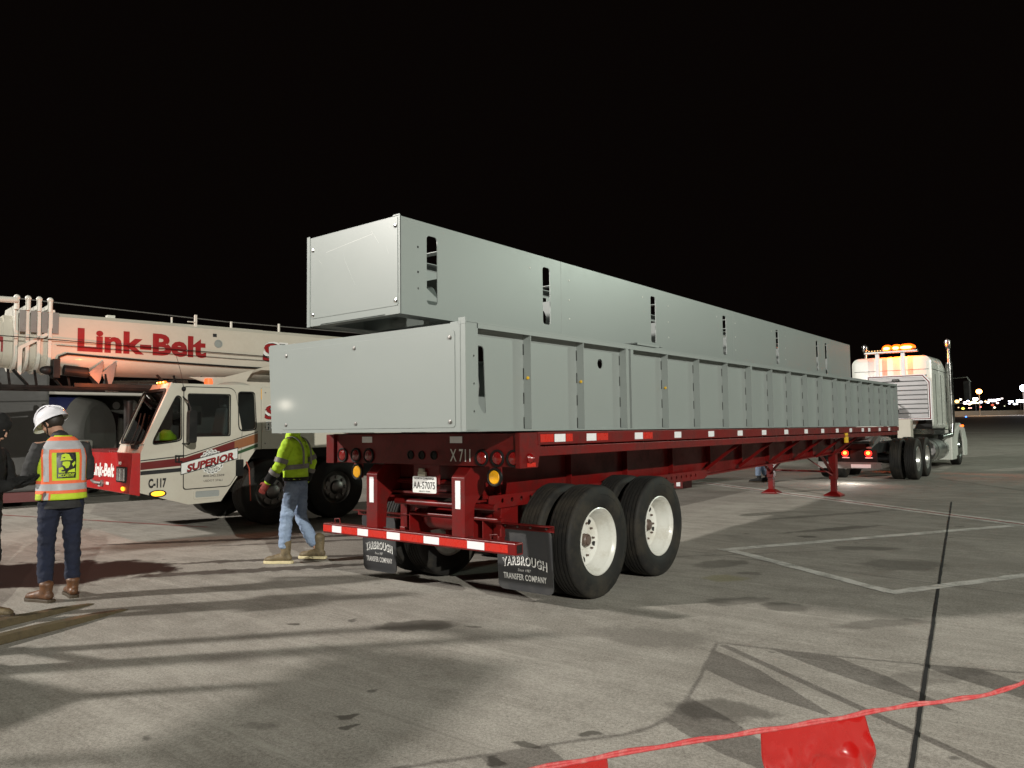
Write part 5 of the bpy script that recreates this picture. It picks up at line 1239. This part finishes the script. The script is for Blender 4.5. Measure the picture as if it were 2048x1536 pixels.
for sx in (-.115, .115):
    b = MB(); pts = [Vector((sx, .012+.160*cos(t)*(.95 if abs(cos(t)) > .1 else 1), 1.27+.215*sin(t) if sin(t) > 0 else 1.27)) for t in [pi*i/14 for i in range(15)]]
    pts = [Vector((sx, .160, 1.155))]+pts+[Vector((sx, -.138, 1.155))]
    b.rings([[p+Vector((d, 0, 0))+(p-Vector((sx, .01, 1.2))).normalized()*h for d, h in ((-.022, .0), (.022, .0), (.022, .008), (-.022, .008))] for p in pts]); b.obj('reflective_band', greytd, jk2)
b = MB()
for i in range(5): b.box(.03+.0*i, .10-.01*i, -.160, -.152, 1.30+.018*i, 1.308+.018*i)
# far worker, only the legs show below the trailer
J3 = dict(J2); J3.update(knR=(.09, .02, .5), anR=(.09, -.12, .11), anL=(-.10, .06, .095), knL=(-.1, .05, .5))
person('person', 'distant worker whose jeans and shoes show beneath the trailer by the landing legs', (-3.35, 14.5, gz(14.5)), radians(100), J3, dict(legs=denim_l, jacket=darkj, boot=darkj, sole=sole_d, hem=0, tall=.06), 1.0)
# bystander behind the camera, whose shadow falls into the picture
# ------------------------------------------------------------------ forklift, forks reaching into the frame at left
A = Vector((-3.55, -2.80, 0)); 
FK = tag(empty('forklift', (-3.2, -4.6, gz(-4.6)), (0, 0, radians(14.5))), 'forklift beyond the left edge whose two worn yellow fork tines lie on the ground', 'forklift')
forkm = paint("worn_yellow_fork_paint", (.10, .078, .042), .6, dirt=.6, dcol=(.04, .028, .015), scale=9, bs=.5, bscale=30)
def fork(x, y0, y1):
    b = MB()
    b.rings([[Vector((x+sx*w, y, z)) for sx, z in ((-1, z0), (1, z0), (1, z1), (-1, z1))] for y, w, z0, z1 in ((y0, .060, .02, .095), (y1-.9, .060, .02, .088), (y1-.35, .052, .018, .065), (y1-.06, .03, .015, .04), (y1, .012, .012, .025))])
    return b.obj('fork', forkm, FK, bevel=.006)
# local y runs along the forks
Mi = FK.matrix_basis.inverted()
for tip, nm in (((-3.50, -1.77), 0), ((-4.02, -1.86), 1)):
    t = Mi @ Vector((tip[0], tip[1], 0)); fork(t.x, t.y-1.9, t.y)
t0 = Mi @ Vector((-3.76, -1.8, 0)); cxf = t0.x; yf = t0.y-1.95
yel = paint("yellow_machine_paint", (.60, .40, .04), .45, dirt=.5)
b = MB(); b.box(cxf-.45, cxf-.35, yf-.12, yf, .05, 2.3); b.box(cxf+.35, cxf+.45, yf-.12, yf, .05, 2.3); b.box(cxf-.35, cxf+.35, yf-.1, yf, 2.1, 2.2); b.box(cxf-.5, cxf+.5, yf, yf+.04, .25, .35); b.box(cxf-.5, cxf+.5, yf, yf+.04, .6, .7)
b.obj('mast', black, FK)
b = MB(); b.box(cxf-.7, cxf+.6, yf-3.0, yf-.7, .45, .95); b.box(cxf-.7, cxf+.6, yf-3.4, yf-2.6, .4, 1.25); b.obj('chassis', yel, FK, bevel=.05)
b = MB()
for x in (-.6, .5):
    for y in (yf-.8, yf-2.5): b.box(cxf+x-.04, cxf+x+.04, y-.04, y+.04, .95, 2.2)
b.box(cxf-.65, cxf+.55, yf-2.6, yf-.7, 2.2, 2.24); b.obj('overhead_guard', black, FK)
for y in (yf-1.1, yf-2.9):
    for x in (-.65, .55):
        e = empty('wheel', (cxf+x, y, .35), (0, 0, 0 if x > 0 else pi), FK); e.scale = (.62, .64, .64)
        for nm, me in (('tyre', TY), ('rim', RM)):
            o = bpy.data.objects.new(nm, me); COL.objects.link(o); o.parent = e
# ------------------------------------------------------------------ pennant string across the foreground
def cam_ground(lat, fw): return Vector((3.911+lat*cos(YAW)-fw*sin(YAW), -5.193+lat*sin(YAW)+fw*cos(YAW), 0))
key = [(-1.9, 1.0, .95), (-.6, 1.5, .88), (.27, 1.88, .856), (1.0, 2.15, .845), (1.66, 2.42, .872), (2.42, 3.40, 1.04), (3.3, 3.15, .95), (4.6, 2.75, .93), (5.8, 2.4, 1.04)]
pk = [cam_ground(a, f)+Vector((0, 0, h)) for a, f, h in key]
def cat(P, t):
    i = min(int(t), len(P)-2); u = t-i
    p0 = P[max(i-1, 0)]; p1 = P[i]; p2 = P[i+1]; p3 = P[min(i+2, len(P)-1)]
    if i in (4,): p3 = p2+(p2-p1)
    if i == 5: p0 = p1-(p2-p1)
    return .5*((2*p1)+(p2-p0)*u+(2*p0-5*p1+4*p2-p3)*u*u+(3*p1-p0-3*p2+p3)*u**3)
pp = [cat(pk, 8*i/160) for i in range(161)]
PS = tag(empty('pennant_string', tuple(cam_ground(2.42, 3.40)+Vector((0, 0, -.05)))), 'red pennant string stretched across the foreground at lower right', 'pennant string')
off = PS.location
redpl = paint("red_pennant_plastic", (.42, .008, .007), .30, coat=.8, dirt=.1, bs=.0)
m_, nt_, bs_ = redpl, redpl.node_tree, redpl.node_tree.nodes['Principled BSDF']
cordm = paint("pink_red_cord", (.52, .05, .055), .55, dirt=.6, dcol=(.60, .28, .25), scale=40, bs=.5, bscale=200)
b = MB(); b.tube([p-off for p in pp], .0046, 6)
b.tube([p-off+Vector((0, 0, .005+.0025*sin(i*1.3))) for i, p in enumerate(pp)], .0038, 6); b.obj('cord', cordm, PS, smooth='all')
acc = [0]
for a, c in zip(pp, pp[1:]): acc.append(acc[-1]+(c-a).length)
def at_len(s):
    for i in range(len(acc)-1):
        if acc[i+1] >= s: u = (s-acc[i])/(acc[i+1]-acc[i]); return pp[i].lerp(pp[i+1], u)
    return pp[-1]
# arc length of the visible flag's left end
def lat_of(p): d = p-Vector((3.911, -5.193, 0)); return d.x*cos(YAW)+d.y*sin(YAW), -d.x*sin(YAW)+d.y*cos(YAW)
best = min(range(161), key=lambda i: abs(lat_of(pp[i])[0]/lat_of(pp[i])[1]-(1536-1024)/1503.7) if lat_of(pp[i])[1] > 0 and acc[i] < 4.2 else 9)
s0 = acc[best]-.045; per = .80
for k in range(-3, 8):
    s = s0+per*k+(.26 if k > 0 else 0)
    if s < 0 or s+.36 > acc[-1]: continue
    p0, p1 = at_len(s), at_len(s+.345); ex = (p1-p0); w = ex.length; ex.normalize(); nn = Vector((-ex.y, ex.x, 0)).normalized()
    mb = MB(); nu, nv = 44, 50; ph_ = random.random()*9; G_ = []
    for j in range(nv+1):
        v = j/nv; row = []
        tw = 1.02 if v < .4 else max(.14, 1.02-(v-.4)*1.45)
        for i in range(nu+1):
            u = i/nu; base = p0.lerp(p1, u) if j == 0 else p0.lerp(p1, u)
            x = (u-.5)*w*tw
            dz = -.46*v
            q = (p0+p1)/2+ex*(x+.05*v)+Vector((0, 0, dz))
            if v < .1: q = q.lerp(base, 1-v/.1)
            nzv = noise.noise(Vector((u*2.6+ph_, v*3.2, 0)))*.030-abs(noise.noise(Vector((u*3+v*3+ph_, v*3-u*2, 3))))*.034+abs(noise.noise(Vector((u*7-v*6+ph_, v*6+u*4, 7))))*.008-abs(noise.noise(Vector((u*18+v*9, v*15-u*8, ph_))))*.0035
            q += nn*nzv*min(1, v*5); row.append(mb.b.verts.new(q-off))
        G_.append(row)
    for j in range(nv):
        for i in range(nu): mb.b.faces.new((G_[j][i], G_[j][i+1], G_[j+1][i+1], G_[j+1][i]))
    o = mb.obj('pennant', redpl, PS, smooth='all'); sd = o.modifiers.new('solid', 'SOLIDIFY'); sd.thickness = .0006
ft = cam_ground(2.42, 3.40)
b = MB(); b.cyl((0, 0, .05+gz(ft.y)), (0, 0, 1.06), .030, seg=16); b.lathe([(0, 0), (.20, 0), (.20, .03), (.06, .06), (.04, .10)], (0, 0, gz(ft.y)+.05+.0), (0, 0, 1), 24); b.obj('post', orange, PS)
# ------------------------------------------------------------------ things far left, behind the crane
bm_ = paint("plain_grey_wall_paint", (.075, .073, .072), .6, dirt=.2, scale=.5)
q0 = Vector((-14.95, 1.65, 0)); RA = YAW+radians(31.7); rt2 = Vector((cos(RA), sin(RA), 0)); fw2 = Vector((-sin(RA), cos(RA), 0))
b = MB()
def LW(a, f, z): p = q0+rt2*a+fw2*f; return (p.x, p.y, z)
def lbox(b, a0, a1, f0, f1, z0, z1): b.hexa([LW(a0, f0, z0), LW(a1, f0, z0), LW(a1, f1, z0), LW(a0, f1, z0), LW(a0, f0, z1), LW(a1, f0, z1), LW(a1, f1, z1), LW(a0, f1, z1)])
lbox(b, -9, 0, 0, 3.0, .35, 3.35); sh_ = b.obj('body_panel', bm_, None, bevel=.05); 
sh = tag(empty('box_truck', LW(-4, 1.5, 0)), 'plain dark grey box-bodied vehicle behind the crane at the far left', 'box truck')
sh_.parent = sh; sh_.location = -sh.location
b = MB(); lbox(b, -8.8, -.1, .1, 2.9, .12, .35); o = b.obj('skirt', maroon, sh); o.location = -sh.location
b = MB(); 
for a in (-7.5, -2.0): b.cyl(LW(a, -.02, .35), LW(a, 2.9, .35), .36, seg=24)
o = b.obj('wheel', rubber, sh, smooth=True); o.location = -sh.location
rt2 = Vector((cos(YAW), sin(YAW), 0)); fw2 = Vector((-sin(YAW), cos(YAW), 0))
# airliner parts beyond the crane
AP = tag(empty('jet_airliner', LW(-1, 7, 0)), 'dark airliner beyond the crane with a navy-blue engine under its pale wing', 'airliner')
def lobj(b, nm, m_, **k): o = b.obj(nm, m_, AP, **k); o.location = -AP.location; return o
navy = paint("navy_engine_paint", (.003, .005, .030), .65, spec=.2, dirt=.2, scale=.8)
plane_g = paint("pale_aircraft_paint", (.06, .058, .052), .6, dirt=.2, scale=.6)
cz_ = 1.62
b = MB(); b.lathe([(1.00, -6.4), (1.16, -6.2), (1.26, -4.2), (1.25, -1.0), (1.12, .95)], LW(-3.0, 5, cz_), rt2, 48); eng = lobj(b, 'engine_nacelle', navy, smooth=True)
b = MB(); b.lathe([(1.12, .955), (.98, 1.35), (.86, 1.45), (.70, 1.46), (.5, 1.5), (0, 1.55)], LW(-3.0, 5, cz_), rt2, 48); lobj(b, 'exhaust_nozzle', plane_g, smooth=True)
b = MB(); b.hexa([LW(-6, 4.3, 2.85), LW(2.5, 4.6, 2.60), LW(4, 12, 3.0), LW(-6, 12, 3.0), LW(-6, 4.3, 3.02), LW(2.5, 4.6, 2.95), LW(4, 12, 3.3), LW(-6, 12, 3.3)]); lobj(b, 'wing', paint('wing_paint', (.24, .23, .20), .5), bevel=.03)
b = MB(); P_ = [LW(a, 6.0, z_) for a, z_ in ((-3.2, 2.75), (-2.2, 2.9), (.8, 2.8), (.4, 2.3), (-.6, 2.0), (-1.7, 2.25))]; Q_ = [LW(a, 7.5, z_) for a, z_ in ((-3.2, 2.75), (-2.2, 2.9), (.8, 2.8), (.4, 2.3), (-.6, 2.0), (-1.7, 2.25))]
b.rings([[Vector(p) for p in P_], [Vector(p) for p in Q_]]); lobj(b, 'belly_fairing', plane_g, bevel=.1)
b = MB()
for a, r_ in ((-1.62, .11), (-1.12, .15)):
    b.rings([[Vector(LW(a+r_*cos(t), 5.97, 2.47+r_*1.05*sin(t))) for t in [2*pi*i/18 for i in range(18)]], [Vector(LW(a+r_*cos(t), 6.0, 2.47+r_*1.05*sin(t))) for t in [2*pi*i/18 for i in range(18)]]])
lobj(b, 'access_hatch', paint('pale_hatch', (.6, .6, .6), .5), smooth=True)
b = MB(); b.cyl(LW(-1.9, 6.5, .42), LW(-1.9, 7.0, .42), .42, seg=24); b.cyl(LW(-1.9, 6.7, .5), LW(-1.8, 6.7, 2.5), .1); lobj(b, 'landing_gear', rubber, smooth=True)
b = MB(); b.box(-.2, .2, -.2, .2, 0, .1)
b.b.free()
# bits of ground equipment in the dark, between engine and cab
eqm = paint("grey_equipment_paint", (.35, .34, .31), .5, dirt=.6, scale=5)
b = MB(); lbox(b, -2.6, -.7, 3.4, 4.4, .35, .95); lbox(b, -2.4, -2.0, 3.3, 3.5, .95, 1.25); lbox(b, -1.8, -1.2, 3.35, 4.0, .95, 1.45); eq = b.obj('cart_body', eqm, None, bevel=.05)
ct = tag(empty('baggage_tug', LW(-1.6, 3.9, 0)), 'small grey ground vehicle in the dark between jet engine and crane cab', 'tug'); eq.parent = ct; eq.location = -ct.location
b = MB()
for a in (-2.3, -1.0): b.cyl(LW(a, 3.35, .3), LW(a, 3.6, .3), .3, seg=20)
o = b.obj('wheel', rubber, ct, smooth=True); o.location = -ct.location
# ------------------------------------------------------------------ far horizon
def far(x_px, d, z_px=None):
    r = FW+RT*((x_px-1024)/1503.7)-UP*(((z_px or 830)-768)/1503.7); return Vector((3.911, -5.193, 1.651))+r*d
bandm = paint("pale_grass_bank", (.34, .30, .22), .9, dirt=.3, scale=.05)
b = MB(); a_, c_ = far(1200, 470), far(2700, 470); dv = (c_-a_).normalized()
b.hexa([(a_.x, a_.y, gz(a_.y)-1), (c_.x, c_.y, gz(c_.y)-1), (c_.x-30, c_.y+60, gz(c_.y)-1), (a_.x-30, a_.y+60, gz(a_.y)-1), (a_.x, a_.y, gz(a_.y)+2.9), (c_.x, c_.y, gz(c_.y)+3.0), (c_.x-30, c_.y+60, gz(c_.y)+3.0), (a_.x-30, a_.y+60, gz(a_.y)+3.0)])
o = b.obj('embankment', bandm); tag(o, 'pale low embankment along the far edge of the airfield', None, None, 'structure')
treem = paint("night_foliage", (.010, .012, .008), .9, dirt=.3, scale=.2)
b = MB()
for i in range(120):
    x = 1880+i*3.2; h = 5+6*abs(noise.noise(Vector((i*.15, 0, 0)))); p = far(x, 560); zb = 6.5
    b.ell((p.x, p.y, zb+h*.3), (4+random.random()*3, 3, h*.7), 7, 5)
for v in b.b.verts: v.co += Vector((random.uniform(-.6, .6), 0, random.uniform(-.6, .6)))
o = b.obj('treeline', treem); tag(o, 'dark distant treeline below the town lights', 'trees', None, 'stuff')
def farlight(px, py, d, w, h, col, s, kind, label, pole=0, grp='town lights on the horizon'):
    p = far(px, d, py); m_ = emit('lamp_%d_%d' % (px, py), col, s)
    e = tag(empty(kind, (p.x, p.y, gz(p.y))), label, kind.replace('_', ' '), grp)
    b = MB(); r = Vector((cos(YAW), sin(YAW), 0)); q = p-e.location
    b.ell((0, 0, 0), (w/2, .4, h/2), 12, 8, Matrix.Rotation(YAW, 3, 'Z')) if kind != 'lit_sign' else b.rings([[Vector((0, 0, 0))+r*a*w/2+Vector((0, 0, c*h/2))-r.cross(Vector((0, 0, 1)))*t for a, c in ((-1, -1), (1, -1), (1, 1), (-1, 1))] for t in (0, .3)])
    o = b.obj('lamp', m_, e, smooth='all' if kind != 'lit_sign' else False); o.location = q
    if pole or kind in ('lit_sign',):
        b = MB(); b.cyl((q.x, q.y, 0), (q.x, q.y, q.z-h/2), .18 if pole else .3, seg=8); b.obj('pole', steel, e)
farlight(1958, 783, 430, 3.6, 2.8, (1, .34, .08), 14, 'mast_light', 'tall orange mast light above the horizon right of the tractor', 1)
farlight(2046, 776, 430, 3.5, 3.6, (.75, .82, 1), 25, 'mast_light', 'white mast light at the right edge of the picture', 1)
farlight(1951, 798, 520, 3.4, 1.4, (1, .97, .95), 9, 'lit_sign', 'white lit sign below the orange mast light')
farlight(1985, 801, 520, 5.6, 1.5, (1, .88, .92), 9, 'lit_sign', 'wide pinkish-white lit sign on the horizon')
farlight(2041, 802, 520, 5.5, 1.9, (.72, .88, 1), 8, 'lit_sign', 'bluish-white lit sign at the right edge of the horizon')
farlight(1932, 834, 300, .45, .7, (.02, .10, 1), 12, 'taxiway_light', 'small blue taxiway light right of the tractor')
farlight(1914, 803, 500, 3, 2.2, (1, .55, .15), 5, 'street_lamp', 'amber street lamp just right of the tractor cab')
for px_, py_, c_l in ((1958, 783, (1, .6, .3)), (2046, 776, (.85, .9, 1))):
    p_ = far(px_, 420, py_); lamp('mast_lamp', tuple(p_), 26000, c_l, 1.0)
pts = [(1921, 799, 1.8, (1, .9, .7), 5), (1930, 806, 3.0, (1, .85, .8), 6), (1936, 802, 1.8, (.7, .75, 1), 9), (1939, 808, 2.4, (1, .8, .55), 6), (1945, 805, 3.0, (1, .75, .35), 6), (1950, 805, 2.6, (1, .75, .3), 6),
       (1956, 806, 1.6, (1, .8, .4), 4), (1962, 804, 2.2, (.8, .82, 1), 9), (1971, 803, 1.6, (1, .6, .3), 5), (1976, 805, 1.8, (.8, .8, 1), 8), (1997, 799, 2.4, (.85, .9, 1), 10), (2004, 797, 1.6, (.9, .75, .7), 3), (1995, 806, 1.8, (1, .5, .45), 7),
       (2018, 802, 1.2, (.9, .9, 1), 5), (2024, 803, 2.2, (.75, .85, 1), 7), (2019, 807, 1.6, (.7, .75, 1), 7), (2029, 808, 2.0, (.9, .95, 1), 5), (2034, 808, 1.2, (.9, .95, 1), 5)]
cols = {0: 'warm', 1: 'white'}
for i, (x, y, w, c, s) in enumerate(pts):
    farlight(x, y, 510, w, w*.6, c, s, 'street_lamp', 'far-off town lamp, one of a glowing row on the horizon')
low = [(1917, 815, .9, (1, .6, .3), 3), (1926, 817, 2.2, (.9, .8, .1), 3), (1938, 816, .9, (1, .5, .4), 5), (1942, 816, .8, (1, .5, .4), 5), (1961, 814, 1.2, (1, .12, .10), 8), (1989, 815, 1.5, (1, .75, .5), 6), (2009, 812, .7, (.9, .9, .6), 2), (1985, 810, 2.2, (.6, .1, .05), 1.5)]
for x, y, w, c, s in low: farlight(x, y, 500, w, w*.6, c, s, 'vehicle_light', 'faint vehicle light below the row of town lamps', grp='vehicle lights beyond the airfield')
